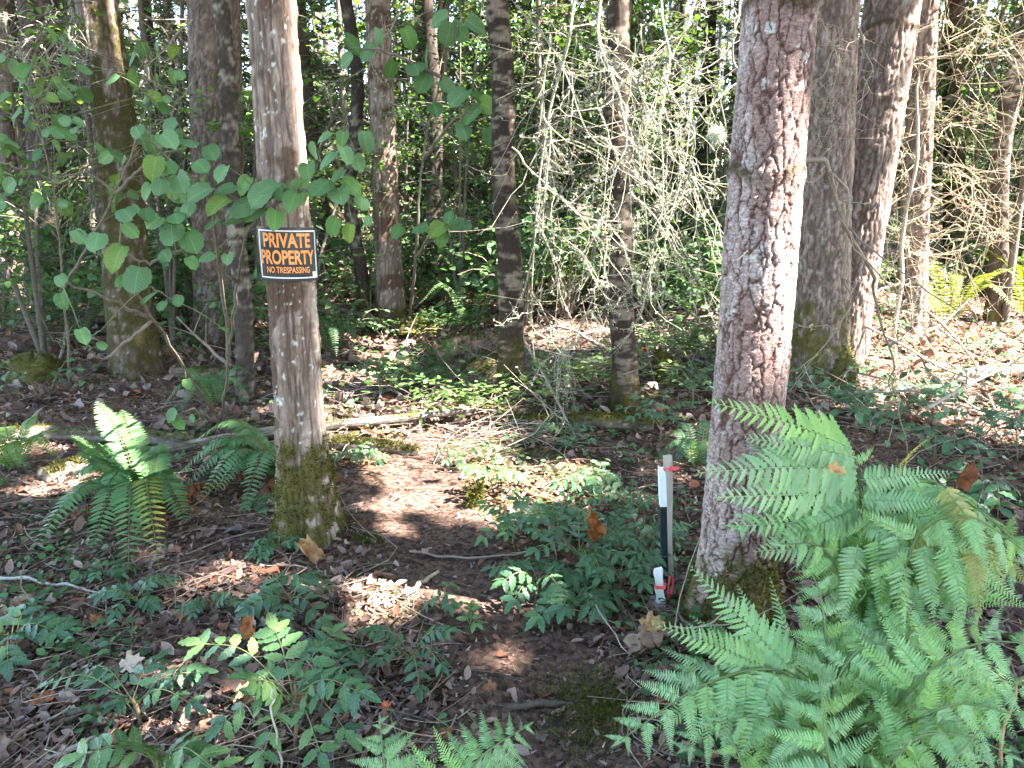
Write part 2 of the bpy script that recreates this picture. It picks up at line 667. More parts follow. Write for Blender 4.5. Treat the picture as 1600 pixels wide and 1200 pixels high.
# worn dirt trail: a sheet that follows the ground
pn, pw = 240, 15
pc = spline(PATH, pn)
pt = nrm(np.gradient(pc, axis=0))
pl = np.stack([-pt[:, 1], pt[:, 0]], -1)
s = np.linspace(-1, 1, pw)
pu = np.arange(pn)
wl = 0.29 + 0.16 * (fbm(pu * 0.09, 0.5, 0.2, 3) - 0.5) + 0.05 * (fbm(pu * 0.6, 2.5, 0.2, 2) - 0.5)
wl = wl * np.interp(pu, [0, 100, 170, 239], [1.25, 1.0, 0.8, 0.6])
PXY = pc[:, None] + pl[:, None] * (s[None, :, None] * wl[:, None, None])
pz = H(PXY[..., 0], PXY[..., 1]) + np.exp(-(np.hypot(PXY[..., 0], PXY[..., 1] - 3) / 6) ** 2) * 0.022 * (fbm(PXY[..., 0] * 14, PXY[..., 1] * 14, 1.0, 3) - 0.5)
pz = pz + 0.006 - 0.02 * (np.abs(s) > 0.95)[None]
i, j = np.meshgrid(np.arange(pn - 1), np.arange(pw - 1), indexing='ij')
F = np.stack([i * pw + j, i * pw + j + 1, (i + 1) * pw + j + 1, (i + 1) * pw + j], -1).reshape(-1, 4)
pcx = mixc((0.072, 0.05, 0.043), (0.125, 0.088, 0.074), fbm(PXY[..., 0].ravel() * 7, PXY[..., 1].ravel() * 7, 3.0, 3))
tag(MB().add(np.dstack([PXY, pz]).reshape(-1, 3), F[:, ::-1], pcx).build('path', M['ground']), kind='structure')


# ------------------------------------------------------------------ trees
C_FUR, C_PLATE = np.array((0.095, 0.045, 0.034)), np.array((0.37, 0.285, 0.26))
LICH = np.array((0.55, 0.55, 0.5))
MOSSC = np.array((0.085, 0.075, 0.018))
CANOPY_TREES = []          # (root empty, x, y) of the trees whose crowns roof the place


def bark_fn(style, th, z, P, r, moss_h, seed):
    """-> displacement along normal, colour, moss mask"""
    x, y = np.cos(th) * r, np.sin(th) * r
    zs = z + seed
    if style == 'plates':
        w = 0.035 * (fbm(x * 26, y * 26, zs * 26, 3) - 0.5)
        w2 = 0.03 * (fbm(x * 40 + 9, y * 40, zs * 40, 3) - 0.5)
        f1, f2, cid = voronoi((x + w) * 33, (y + w2) * 33, (zs + w) * 8.5)
        g1, g2, gid = voronoi((x + w2) * 52, (y + w) * 52, (zs + w2) * 44)
        brk = fbm(x * 20, y * 20, zs * 9 + 3, 2)
        e = sstep(0.0, 0.05 + 0.16 * brk, f2 - f1)
        e2 = sstep(0.0, 0.16, g2 - g1)
        fine = fbm(x * 90, y * 90, zs * 200, 3)
        d = -0.007 * (1 - e) - 0.0016 * (1 - e2) + 0.002 * (cid - 0.5) + 0.0018 * (gid - 0.5) + 0.0035 * (fine - 0.5)
        c = mixc(C_PLATE * 0.75, C_PLATE * 1.3, cid * 0.4 + gid * 0.6)
        c = c * (0.45 + 1.1 * fine[..., None])
        red = sstep(0.4, 0.6, fbm(x * 9, y * 9, zs * 4, 3))
        c = mixc(c, (0.2, 0.1, 0.08), red * 0.6)
        c = mixc(c, c * 0.6 + C_FUR * 0.2, (1 - e2) * 0.8)
        c = mixc(c, C_FUR, 1 - e)
        lic = sstep(0.64, 0.74, fbm(x * 34 + 5, y * 34, zs * 26, 4)) * sstep(0.42, 0.6, fbm(x * 5, y * 5, zs * 5 + 4, 2)) * e
        c = mixc(c, LICH, lic * 0.75)
    elif style == 'strips':
        rg = np.abs(fbm(x * 55, y * 55, zs * 3.2, 4) - 0.5) * 2
        fine = fbm(x * 160, y * 160, zs * 14, 3)
        crack = 1 - sstep(0.02, 0.2, rg)
        hb = 1 - sstep(0.03, 0.12, np.abs(fbm(x * 25, y * 25, zs * 26, 3) - 0.5) * 2)
        crack = np.maximum(crack, 0.6 * hb * (fine > 0.5))
        d = -0.008 * crack + 0.006 * (fine - 0.5) + 0.006 * (fbm(x * 12, y * 12, zs * 3, 2) - 0.5)
        tone = fbm(x * 10, y * 10, zs * 1.6, 4)
        c = mixc((0.165, 0.11, 0.085), (0.42, 0.315, 0.26), sstep(0.3, 0.7, tone * 0.6 + fine * 0.4))
        c = mixc(c, (0.075, 0.05, 0.038), crack * 0.65)
        band = sstep(0.6, 0.66, fbm(th * 0.6 + seed, 3.0, zs * 7, 3))
        c = mixc(c, (0.09, 0.05, 0.03), band * 0.8)
        lic = sstep(0.7, 0.78, fbm(x * 60, y * 60, zs * 48, 3))
        c = mixc(c, LICH, lic * 0.85)
        d = d + 0.002 * lic - 0.003 * band
    elif style == 'furrow':
        w = 0.07 * (fbm(x * 16, y * 16, zs * 9, 4) - 0.5)
        f1, f2, cid = voronoi((x + w) * 30, (y - w) * 30, (zs + w * 2.5) * 5)
        e = sstep(0.03, 0.28, f2 - f1)
        fine = fbm(x * 70, y * 70, zs * 25, 3)
        d = -0.011 * (1 - e) + 0.005 * (cid - 0.5) + 0.010 * (fine - 0.5)
        c = mixc((0.17, 0.12, 0.1), (0.29, 0.21, 0.18), cid) * (0.45 + 1.1 * fine[..., None])
        c = mixc(c, (0.065, 0.043, 0.035), (1 - e) * 0.7)
        lic = sstep(0.64, 0.78, fbm(x * 30, y * 30, zs * 20, 4))
        c = mixc(c, (0.36, 0.35, 0.3), lic * 0.6)
    else:                      # 'banded': dark, with pale plates stretched round the stem
        f = fbm(x * 16, y * 16, zs * 42, 5)
        fine = fbm(x * 60, y * 60, zs * 90, 3)
        pale = sstep(0.47, 0.66, f)
        d = 0.004 * pale + 0.006 * (fine - 0.5)
        c = mixc((0.05, 0.037, 0.03), (0.25, 0.21, 0.175), pale * sstep(0.35, 0.6, fbm(x * 6, y * 6, zs * 2, 2)))
        c = c * (0.65 + 0.7 * fine[..., None])
    mo = sstep(0.0, 0.16, moss_h * (0.05 + 1.1 * fbm(x * 8 + 2, y * 8, zs * 3 + 7, 3) + 0.8 * fbm(x * 32, y * 32, zs * 9, 3)) - z) if moss_h > 0 else np.zeros_like(z)
    mo = np.maximum(mo * sstep(0.3, 0.5, fbm(x * 26, y * 26, zs * 18, 3)), 0)
    c = mixc(c, MOSSC, mo * 0.9)
    d = d + 0.006 * mo
    return d, c, mo


def make_tree(name, label, base, lean, r_base, r_mid, style='strips', vis=2.4, nu=90, dv=0.012, top=13.0, flare=0.35, flare_h=0.25,
              moss_h=0.0, wob=0.0, wob_l=2.0, canopy=True, seed=0.0, group=None, tufts=0, rough=0.0, scars=(), tone=1.0):
    base = np.asarray(base, float)
    root = thing(name, label, 'tree', base, group)
    z = np.concatenate([np.arange(-0.12, vis, dv), np.linspace(vis, top, 14)])
    nv = len(z)
    th = np.arange(nu) * 2 * math.pi / nu
    Z, TH = np.meshgrid(z, th, indexing='ij')
    rad = np.where(Z < vis, r_base + (r_mid - r_base) * np.clip(Z / vis, 0, 1), r_mid * np.clip(1 - 0.75 * (Z - vis) / (top - vis), 0.2, 1))
    lob = 1 + 0.5 * np.cos(TH * 4 + seed * 3) + 0.3 * np.cos(TH * 7 + seed)
    rad = rad * (1 + flare * lob * np.exp(-np.clip(Z, -0.1, 9) / flare_h) * 0.6)
    rad = rad * (1 + 0.06 * (fbm(np.cos(TH) * 1.3 + seed, np.sin(TH) * 1.3, Z * 2.2, 3) - 0.5) * 2 + rough * (fbm(np.cos(TH) * 2, np.sin(TH) * 2 + seed, Z * 6, 2) - 0.5))
    for sz, samp in scars:
        rad = rad * (1 + samp * np.exp(-((Z - sz) / 0.025) ** 2))
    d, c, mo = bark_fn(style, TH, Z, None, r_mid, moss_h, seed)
    c = c * np.array(tone)  # low tone: darker bark, partly shade put into left and rear trunks
    if len(scars):
        for sz, samp in scars:
            k = np.exp(-((Z - sz + 0.02 * np.sin(TH * 3 + sz * 9)) / 0.022) ** 2) * sstep(0.35, 0.55, fbm(TH * 1.2 + sz * 7, 1.0, Z * 8, 2))
            c = mixc(c, (0.06, 0.042, 0.02), k * 0.85)
    if style in ('plates', 'strips', 'furrow'):
        fade = np.where(Z < vis, 1.0, 0.0)
        d = d * fade
    R = rad + d
    cx = base[0] + lean[0] * Z + wob * np.sin(Z * 2 * math.pi / wob_l + seed * 2)
    cyy = base[1] + lean[1] * Z + wob * np.cos(Z * 2 * math.pi / wob_l * 0.8 + seed)
    V = np.stack([cx + R * np.cos(TH), cyy + R * np.sin(TH), base[2] + Z], -1).reshape(-1, 3)
    i, j = np.meshgrid(np.arange(nv - 1), np.arange(nu), indexing='ij')
    j2 = (j + 1) % nu
    F = np.stack([i * nu + j, i * nu + j2, (i + 1) * nu + j2, (i + 1) * nu + j], -1).reshape(-1, 4)
    MB().add(V, F, c.reshape(-1, 3)).build('trunk', M['plate' if style == 'plates' else 'bark'], root)
    if tufts:
        m = np.where((mo.ravel() > 0.5) & (Z.ravel() < vis - 0.05))[0]
        if len(m):
            k = rng.choice(m, tufts)
            nrmv = np.stack([np.cos(TH), np.sin(TH), 0.25 + 0 * TH], -1).reshape(-1, 3)[k]
            O = V[k] + rng.normal(size=(tufts, 3)) * 0.004
            mb = MB()
            scatter(mb, T_TRI, O, nrm(nrmv + 0.8 * rng.normal(size=(tufts, 3))), rdir(tufts), rng.uniform(0.007, 0.02, tufts), jit((0.095, 0.092, 0.022), tufts, 0.45), 0.4)
            tag(mb.build('moss', M['moss'], root), kind='stuff')
    if canopy:
        CANOPY_TREES.append((root, base[0] + lean[0] * 9, base[1] + lean[1] * 9))
    root['top'] = top
    return root


def lean_to(base, px, py, Y=None):
    """lean per metre so that the stem passes the pixel at the same distance"""
    p = A(px, py, base[1] if Y is None else Y)
    return ((p[0] - base[0]) / (p[2] - base[2]), ((p[1] - base[1]) / (p[2] - base[2])))


B_SIGN = G(481, 836)
t_sign = make_tree('tree', 'grey-brown straight tree with mossy foot carrying the black sign', B_SIGN, lean_to(B_SIGN, 423, 0), 0.107, 0.086, 'strips', 2.5, 150, 0.007, 14,
                   0.75, 0.2, 0.48, seed=1.0, tufts=7000, scars=((2.1, 0.04), (1.86, 0.03), (1.5, 0.09), (0.86, 0.05), (0.78, 0.03)))
B_FIR = G(1143, 955)
t_fir = make_tree('fir_tree', 'large tree with reddish cracked plate bark behind the bracken', B_FIR, lean_to(B_FIR, 1220, 0), 0.124, 0.104, 'plates', 2.3, 210, 0.005, 16,
                  0.6, 0.14, 0.3, seed=2.0, tufts=4500, scars=((1.52, 0.06), (2.0, 0.03)))
B = G(1275, 603)
t_brown = make_tree('tree', 'thick brown furrowed tree with a mossy lump at its foot', B, lean_to(B, 1293, 0), 0.215, 0.205, 'furrow', 3.1, 130, 0.011, 15, 0.25, 0.3, 0.75, seed=3.0, tufts=4000)
B = G(1312, 572)
t_lean = make_tree('tree', 'thick grey-brown tree leaning right, behind the furrowed tree', B, lean_to(B, 1396, 0), 0.185, 0.205, 'furrow', 3.3, 130, 0.011, 15, 0.2, 0.3, 0.1, seed=4.4, scars=((2.1, 0.05), (2.6, 0.04)))
B = G(803, 622)
t_mid = make_tree('tree', 'slender dark tree with pale bark bands, mossy foot, near the brushwood', B, lean_to(B, 778, 0), 0.09, 0.068, 'banded', 3.1, 60, 0.012, 12, 0.3, 0.2, 0.5, 0.012, 1.3, seed=5.0, tufts=1500, tone=(0.66, 0.6, 0.55))
B = G(975, 640)
t_lichen = make_tree('tree', 'slender dark tree hung with dead lichen-crusted branches', B, lean_to(B, 962, 0), 0.086, 0.066, 'banded', 3.0, 60, 0.012, 12, 0.35, 0.15, 0.3, 0.012, 1.1, seed=6.3, tufts=1200, tone=(0.66, 0.6, 0.55))
B = G(612, 512)
t_back = make_tree('tree', 'straight grey tree with flared root, seen behind the trail', B, lean_to(B, 590, 0), 0.145, 0.125, 'strips', 3.7, 60, 0.02, 14, 0.6, 0.3, 0.35, seed=7.1, tufts=800, tone=0.75)
B = G(218, 578)
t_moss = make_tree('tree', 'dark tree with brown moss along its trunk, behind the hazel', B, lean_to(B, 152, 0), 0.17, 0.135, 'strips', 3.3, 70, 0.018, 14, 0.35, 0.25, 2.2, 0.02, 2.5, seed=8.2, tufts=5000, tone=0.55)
B = G(386, 615)
t_thin = make_tree('tree', 'thin grey stem just behind the tree with the sign', B, lean_to(B, 362, 250), 0.065, 0.05, 'banded', 3.0, 40, 0.02, 9, 0.3, 0.15, 0.1, 0.015, 1.6, seed=9.0, tone=0.9)
B = G(345, 532)
t_wide = make_tree('tree', 'wide rough brown trunk left of the sign tree, upper part showing', B, lean_to(B, 335, 0), 0.25, 0.23, 'furrow', 3.6, 80, 0.02, 15, 0.3, 0.3, 0.2, seed=10.3, tone=0.7)
B = G(86, 492)
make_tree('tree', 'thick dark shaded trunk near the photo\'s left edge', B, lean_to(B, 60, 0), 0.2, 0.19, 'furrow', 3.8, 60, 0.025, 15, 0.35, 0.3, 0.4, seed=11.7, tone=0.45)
B = G(24, 478)
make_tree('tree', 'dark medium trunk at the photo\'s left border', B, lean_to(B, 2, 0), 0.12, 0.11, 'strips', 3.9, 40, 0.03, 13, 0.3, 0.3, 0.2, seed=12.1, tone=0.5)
B = G(562, 492)
make_tree('tree', 'thin crooked dark stem beside the straight grey tree', B, lean_to(B, 545, 0), 0.075, 0.06, 'banded', 3.8, 30, 0.03, 11, 0.4, 0.2, 0.4, 0.05, 2.2, seed=13.0)
B = G(687, 462)
make_tree('tree', 'dark narrow tree in the gap right of the straight grey tree', B, lean_to(B, 668, 0), 0.1, 0.085, 'banded', 4.2, 30, 0.03, 12, 0.3, 0.2, 0.3, 0.03, 3, seed=14.0)
B = G(1543, 502)
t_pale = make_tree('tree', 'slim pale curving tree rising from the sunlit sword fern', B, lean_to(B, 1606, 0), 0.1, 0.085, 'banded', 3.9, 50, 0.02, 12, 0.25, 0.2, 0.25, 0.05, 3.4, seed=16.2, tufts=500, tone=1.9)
B = G(1425, 520)
t_curl = make_tree('tree', 'brown trunk wrapped in curly sunlit dead twigs', B, lean_to(B, 1448, 0), 0.12, 0.1, 'furrow', 3.7, 60, 0.02, 13, 0.3, 0.3, 0.0, seed=17.5)
B = G(1490, 432)
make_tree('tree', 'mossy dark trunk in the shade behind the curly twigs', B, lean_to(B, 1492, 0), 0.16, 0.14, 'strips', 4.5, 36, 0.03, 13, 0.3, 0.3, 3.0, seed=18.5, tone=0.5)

# unseen trees added outside the view; crowns shade it, rear ones block sky
for k, (x, y) in enumerate([(6.3, 1.2), (8.5, 4.0), (11.5, 0.2), (9.2, -3.2), (12.0, 7.5), (15.5, 3.2), (14.2, 11.0), (18.0, 8.0), (5.2, -2.6), (-6.2, 5.2), (19.5, 0.5), (-4.5, -6), (1.0, -8), (6.0, -8), (-9, -3), (-9.5, 1.5)]):
    make_tree('tree', 'unseen tall broadleaf tree added outside the view to give shade', (x, y, float(H(x, y))), (0.01, 0.0), 0.2, 0.16, 'strips', 3.0, 20, 0.15, 14, seed=20 + k, group='added shade trees beside the view')

# ------------------------------------------------------------------ crowns that roof the place, with gaps cut so the sun lands on chosen spots
SUNNY = [(G(*p), r) for p, r in [((560, 590), .22), ((605, 570), .25), ((640, 548), .25), ((585, 545), .3), ((690, 742), .2), ((640, 770), .17), ((720, 715), .17), ((655, 755), .2), ((640, 872), .14), ((600, 800), .1),
                                 ((850, 500), .5), ((900, 515), .45), ((960, 510), .5), ((1020, 525), .5), ((1085, 510), .55), ((1060, 548), .3), ((870, 540), .25), ((105, 780), .2), ((150, 790), .12), ((60, 770), .1),
                                 ((1450, 600), .8), ((1560, 620), .8), ((1500, 560), .9), ((1400, 575), .7), ((1480, 490), 1.6), ((1590, 500), 1.3), ((1590, 560), 1.2), ((1390, 540), .8), ((1350, 620), .3), ((1580, 660), .4),
                                 ((830, 770), .13), ((890, 735), .13), ((790, 800), .15), ((520, 870), .08), ((380, 890), .1), ((270, 930), .08), ((1040, 740), .07), ((1130, 700), .12), ((700, 900), .1), ((420, 450), .5), ((180, 470), .5), ((560, 460), .7), ((780, 470), .6), ((330, 470), .5), ((50, 480), .6), ((510, 420), 1.0)]]
SUNNY += [(A(*p), r) for p, r in [((205, 640, 3.75), .1), ((150, 690, 3.7), .1), ((30, 690, 4.3), .16), ((1215, 150, 2.35), .13), ((1205, 250, 2.35), .13), ((1195, 330, 2.35), .12), ((1195, 430, 2.35), .13), ((1185, 520, 2.35), .13), ((1180, 600, 2.35), .1),
                                  ((450, 90, 3), .1), ((455, 190, 3), .1), ((455, 230, 3), .08), ((480, 640, 3), .08), ((475, 700, 3), .08), ((468, 560, 3), .06), ((795, 250, 5.2), .12), ((795, 120, 5.2), .12), ((800, 430, 5.2), .1), ((978, 270, 4.9), .1), ((978, 380, 4.9), .12), ((978, 150, 4.9), .1),
                                  ((1395, 200, 6.1), .14), ((1385, 100, 6.1), .12), ((1375, 300, 6.1), .15), ((1360, 400, 6.1), .12), ((1440, 250, 7.4), .7), ((1430, 380, 7.4), .8), ((1460, 120, 7.4), .6), ((1590, 200, 8.8), .4), ((1575, 330, 8.8), .5), ((1480, 460, 7.8), .9),
                                  ((1080, 60, 3.9), .3), ((1120, 205, 3.6), .1), ((900, 200, 4.5), .25), ((1000, 180, 4.2), .2), ((850, 330, 4.6), .2), ((850, 130, 4.6), .2), ((1060, 350, 4.2), .18), ((930, 380, 4.6), .2), ((1180, 60, 5.6), .1), ((350, 1000, 1.9), .06), ((430, 995, 1.9), .06), ((630, 560, 8), .2), ((770, 190, 6), .2), ((80, 40, 6), .4), ((20, 60, 6), .4), ((120, 60, 6), .3),
                                  ((1300, 150, 5.4), .1), ((590, 300, 8), .25), ((790, 780, 3.4), .1)]]
cx0 = rng.uniform(-13, 23, 12600)
cy0 = rng.uniform(-12, 18, 12600)
keep = np.ones(12600, bool)
dens = np.where(cx0 > -1.5, 1.0, 0.75)
dens = np.where((cx0 < 2.0) & (cx0 > -7) & (cy0 < 2.8) & (cy0 > -4), 0.0, dens)
keep &= rng.uniform(size=12600) < dens
cx0, cy0 = cx0[keep], cy0[keep]
cz0 = rng.uniform(6.6, 13.5, len(cx0))
NL = 18
LP = np.repeat(np.stack([cx0, cy0, cz0], -1), NL, 0) + rng.normal(size=(len(cx0) * NL, 3)) * [0.5, 0.5, 0.25]
ok = LP[:, 2] > 6.2
for T, r in SUNNY:  # leaves cut away along the sun's rays so these spots are lit
    q = LP - T
    t = q @ SUN
    d = np.linalg.norm(q - t[:, None] * SUN, axis=1)
    ok &= ~((d < r * 1.15 + 0.07) & (t > 0))
LP = LP[ok]
CT = np.array([(x, y) for _, x, y in CANOPY_TREES])
own = np.argmin(((LP[:, None, :2] - CT[None]) ** 2).sum(-1), 1)
for k, (root, x, y) in enumerate(CANOPY_TREES):
    P = LP[own == k]
    if not len(P):
        continue
    n = len(P)
    mb = MB()
    nn = nrm(rng.normal(size=(n, 3)) * 0.55 + [0, 0, 1])
    scatter(mb, T_DIAM, P, rdir(n, 0.4), nn, rng.uniform(0.14, 0.27, n), jit((0.07, 0.15, 0.035), n, 0.3), 1.27)
    # limbs from the stem to the outer foliage
    sel = P[rng.choice(n, min(16, n), replace=False)]
    z0 = np.clip(sel[:, 2] - 1.2 - 0.4 * np.hypot(sel[:, 0] - x, sel[:, 1] - y), 5.0, 12)
    st = np.stack([np.full(len(sel), x), np.full(len(sel), y), z0], -1)
    tt = np.linspace(0, 1, 5)[None, :, None]
    PP = st[:, None] * (1 - tt) + sel[:, None] * tt
    PP[..., 2] += 0.5 * np.sin(tt[..., 0] * math.pi) * 0.6
    tubes(mb, PP, np.linspace(0.05, 0.01, 5)[None], 4, (0.16, 0.13, 0.11))
    mb.build('crown', M['canopy'], root)


# ------------------------------------------------------------------ the wood behind
def far_conifer(h, seed):
    root = thing('conifer_tree', 'x', 'tree', (0, 0, 0))
    r = 0.05 + 0.008 * h
    z = np.linspace(-0.2, h, 12)
    sway = 0.06 * np.sin(z * 0.8 + seed)
    P = np.stack([sway, 0.05 * np.cos(z * 0.6 + seed * 2), z], -1)
    mb = MB()
    tubes(mb, P, r * np.linspace(1.15, 0.3, 12), 9, (0.085, 0.068, 0.056))
    mb.build('trunk', M['farbark'], root, True)
    # live sprays
    nb = 50
    zb = 1.5 + (h * 0.95 - 1.5) * rng.uniform(0, 1, nb) ** 1.7
    L = np.clip(0.5 + 1.5 * (1 - zb / h), 0.5, 2.0) * rng.uniform(0.6, 1.15, nb)
    az = rng.uniform(0, 6.283, nb)
    D = np.stack([np.cos(az), np.sin(az), np.zeros(nb)], -1)
    t = np.linspace(0, 1, 6)
    BP = np.stack([D[:, 0:1] * L[:, None] * t, D[:, 1:2] * L[:, None] * t, zb[:, None] + 0.15 * t * L[:, None] - 0.5 * (t ** 2) * L[:, None]], -1)
    cb = MB()
    tubes(cb, BP, np.linspace(0.016, 0.004, 6)[None], 3, (0.09, 0.075, 0.06))
    ns = 70
    u = rng.uniform(0.2, 1, (nb, ns))
    sp = np.stack([np.array([np.interp(u[b], t, BP[b, :, c]) for b in range(nb)]) for c in range(3)], -1).reshape(-1, 3)
    Db = np.repeat(D, ns, 0)
    side = np.stack([-Db[:, 1], Db[:, 0], 0 * Db[:, 0]], -1) * rng.choice([-1, 1], (nb * ns, 1))
    ln = np.repeat(L, ns) * rng.uniform(0.03, 0.11, nb * ns)
    Y = nrm(Db * 0.7 + side * rng.uniform(0.3, 1, (nb * ns, 1)) + [0, 0, -0.35])
    sp = sp + Y * (ln * rng.uniform(0, 1.2, nb * ns))[:, None] + rng.normal(size=sp.shape) * 0.03
    scatter(cb, T_DIAM, sp, Y, nrm(rng.normal(size=sp.shape) * 0.45 + [0, 0, 1]), 0.07 + ln, jit((0.115, 0.14, 0.08), len(sp), 0.45), 0.28)  # pale greyish colour stands in for hazy light in the background
    cb.build('crown', M['leafy'], root)
    # dead lower twigs
    nb = 60
    zb = rng.uniform(0.4, min(6, h * 0.6), nb)
    az = rng.uniform(0, 6.283, nb)
    L = rng.uniform(0.4, 1.3, nb)
    P0 = np.stack([0 * zb, 0 * zb, zb], -1)
    D = np.stack([np.cos(az), np.sin(az), rng.uniform(-0.5, 0.3, nb)], -1)
    t = np.linspace(0, 1, 5)[None, :, None]
    BP = P0[:, None] + D[:, None] * L[:, None, None] * t + np.array([0, 0, -0.25]) * t ** 2 * L[:, None, None]
    db = MB()
    tubes(db, BP, np.linspace(0.011, 0.003, 5)[None], 3, jit((0.2, 0.17, 0.14), nb))
    k = rng.integers(0, nb, nb * 5)
    q = BP[k, rng.integers(1, 5, nb * 5)]
    D2 = nrm(D[k] + rng.normal(size=(nb * 5, 3)) * 0.8 + [0, 0, -0.3]) * rng.uniform(0.12, 0.45, (nb * 5, 1))
    t = np.linspace(0, 1, 4)[None, :, None]
    BP2 = q[:, None] + D2[:, None] * t + np.array([0, 0, -0.1]) * t ** 2
    tubes(db, BP2, np.linspace(0.005, 0.002, 4)[None], 3, jit((0.22, 0.19, 0.16), nb * 5))
    tag(db.build('dead_twigs', M['twig'], root), kind='stuff')
    return root


def far_maple(h, seed, nleaf=1700, ls=0.085, col=(0.10, 0.19, 0.05)):
    root = thing('maple_tree', 'x', 'tree', (0, 0, 0))
    mb = MB()
    pts = []
    for s_ in range(3):
        a = rng.uniform(0, 6.28)
        e = np.array([math.cos(a), math.sin(a), 0]) * rng.uniform(0.4, 1.4)
        c = spline([(0, 0, -0.1), e * 0.25 + [0, 0, h * 0.35], e * 0.7 + [0, 0, h * 0.7], e * 1.3 + [0, 0, h]], 10)
        tubes(mb, c, np.linspace(0.035, 0.008, 10), 6, (0.13, 0.11, 0.09))
        pts.append(c[3:])
    pts = np.vstack(pts)
    nb = 60
    st = pts[rng.integers(0, len(pts), nb)]
    en = st + rdir(nb, 0.35) * rng.uniform(0.5, 1.5, (nb, 1))
    t = np.linspace(0, 1, 5)[None, :, None]
    BP = st[:, None] * (1 - t) + en[:, None] * t + np.array([0, 0, 0.12]) * np.sin(t * math.pi)
    tubes(mb, BP, np.linspace(0.01, 0.003, 5)[None], 3, (0.14, 0.12, 0.1))
    mb.build('trunk', M['twig'], root)
    cb = MB()
    k = rng.integers(0, nb, nleaf)
    u = rng.uniform(0.2, 1.05, nleaf)[:, None]
    P = st[k] * (1 - u) + en[k] * u + rng.normal(size=(nleaf, 3)) * [0.13, 0.13, 0.06]
    scatter(cb, T_CANOPY, P, rdir(nleaf, 0.4), nrm(rng.normal(size=(nleaf, 3)) * 0.45 + [0, 0, 1]), rng.uniform(0.6, 1.2, nleaf) * ls, jit(col, nleaf, 0.3, 0.12))
    cb.build('crown', M['leafy'], root)
    return root


conifers = [far_conifer(h, i * 1.7) for i, h in enumerate((13, 11, 15, 12, 10, 14))]
maples = [far_maple(4.5, 1), far_maple(6, 2), far_maple(3.4, 3, 1300, 0.075, (0.115, 0.21, 0.055)), far_maple(5.2, 4, 1700, 0.08, (0.085, 0.17, 0.06))]
near_xy = [tuple(r.location)[:2] for r, _, _ in CANOPY_TREES]
spots, tries = [], 0
while len(spots) < 165 and tries < 9000:
    tries += 1
    y = 10.5 + 34 * rng.uniform() ** 1.25
    x = rng.uniform(-0.82, 0.82) * y
    if any((x - a) ** 2 + (y - b) ** 2 < (0.7 + 0.018 * y) ** 2 for a, b, *_ in spots) or any((x - a) ** 2 + (y - b) ** 2 < 0.8 for a, b in near_xy):
        continue
    # keep the trail's gap towards the sky a little more open
    if abs(x / y + 0.12) < 0.06 and rng.uniform() < 0.5:
        continue
    spots.append((x, y))
used = set()
ZN = ['left of the mossy dark trunk', 'between the mossy dark trunk and the sign', 'between the sign and the straight grey tree', 'between the straight grey and banded trees', 'between the two slender banded trees', 'between the lichen-hung and plated trunks', 'behind the furrowed and leaning trunks', 'right of the leaning trunk']


def zone(x, y):
    px = float(project((x, y, 1.0))[0])
    return int(np.searchsorted([195, 440, 598, 790, 970, 1170, 1400], px))


for k, (x, y) in enumerate(spots):
    mp_ = rng.uniform() < (0.34 if y < 24 else 0.15)
    lib = maples if mp_ else conifers
    v = int(rng.integers(len(lib)))
    src = lib[v]
    o = src if (mp_, v) not in used else copy_tree(src)
    used.add((mp_, v))
    o.location = (x, y, float(H(x, y)))
    o.rotation_euler = (rng.uniform(-0.04, 0.04), rng.uniform(-0.04, 0.04), rng.uniform(0, 6.28))
    s_ = rng.uniform(0.8, 1.2)
    o.scale = (s_ * rng.uniform(0.8, 1.2),) * 2 + (s_,)
    far = 'far back in the wood' if y > 24 else 'in the middle distance'
    if mp_:
        tag(o, 'slim leafy tree %s, %s' % (far, ZN[zone(x, y)]), 'tree', 'broadleaf saplings %s, %s' % (far, ZN[zone(x, y)]))
    else:
        tag(o, 'thin dark conifer %s, %s' % (far, ZN[zone(x, y)]), 'tree', 'thin conifers %s, %s' % (far, ZN[zone(x, y)]))
for key, lib in ((True, maples), (False, conifers)):
    for v, src in enumerate(lib):
        if (key, v) not in used:
            for ch in list(src.children):
                bpy.data.objects.remove(ch)
            bpy.data.objects.remove(src)

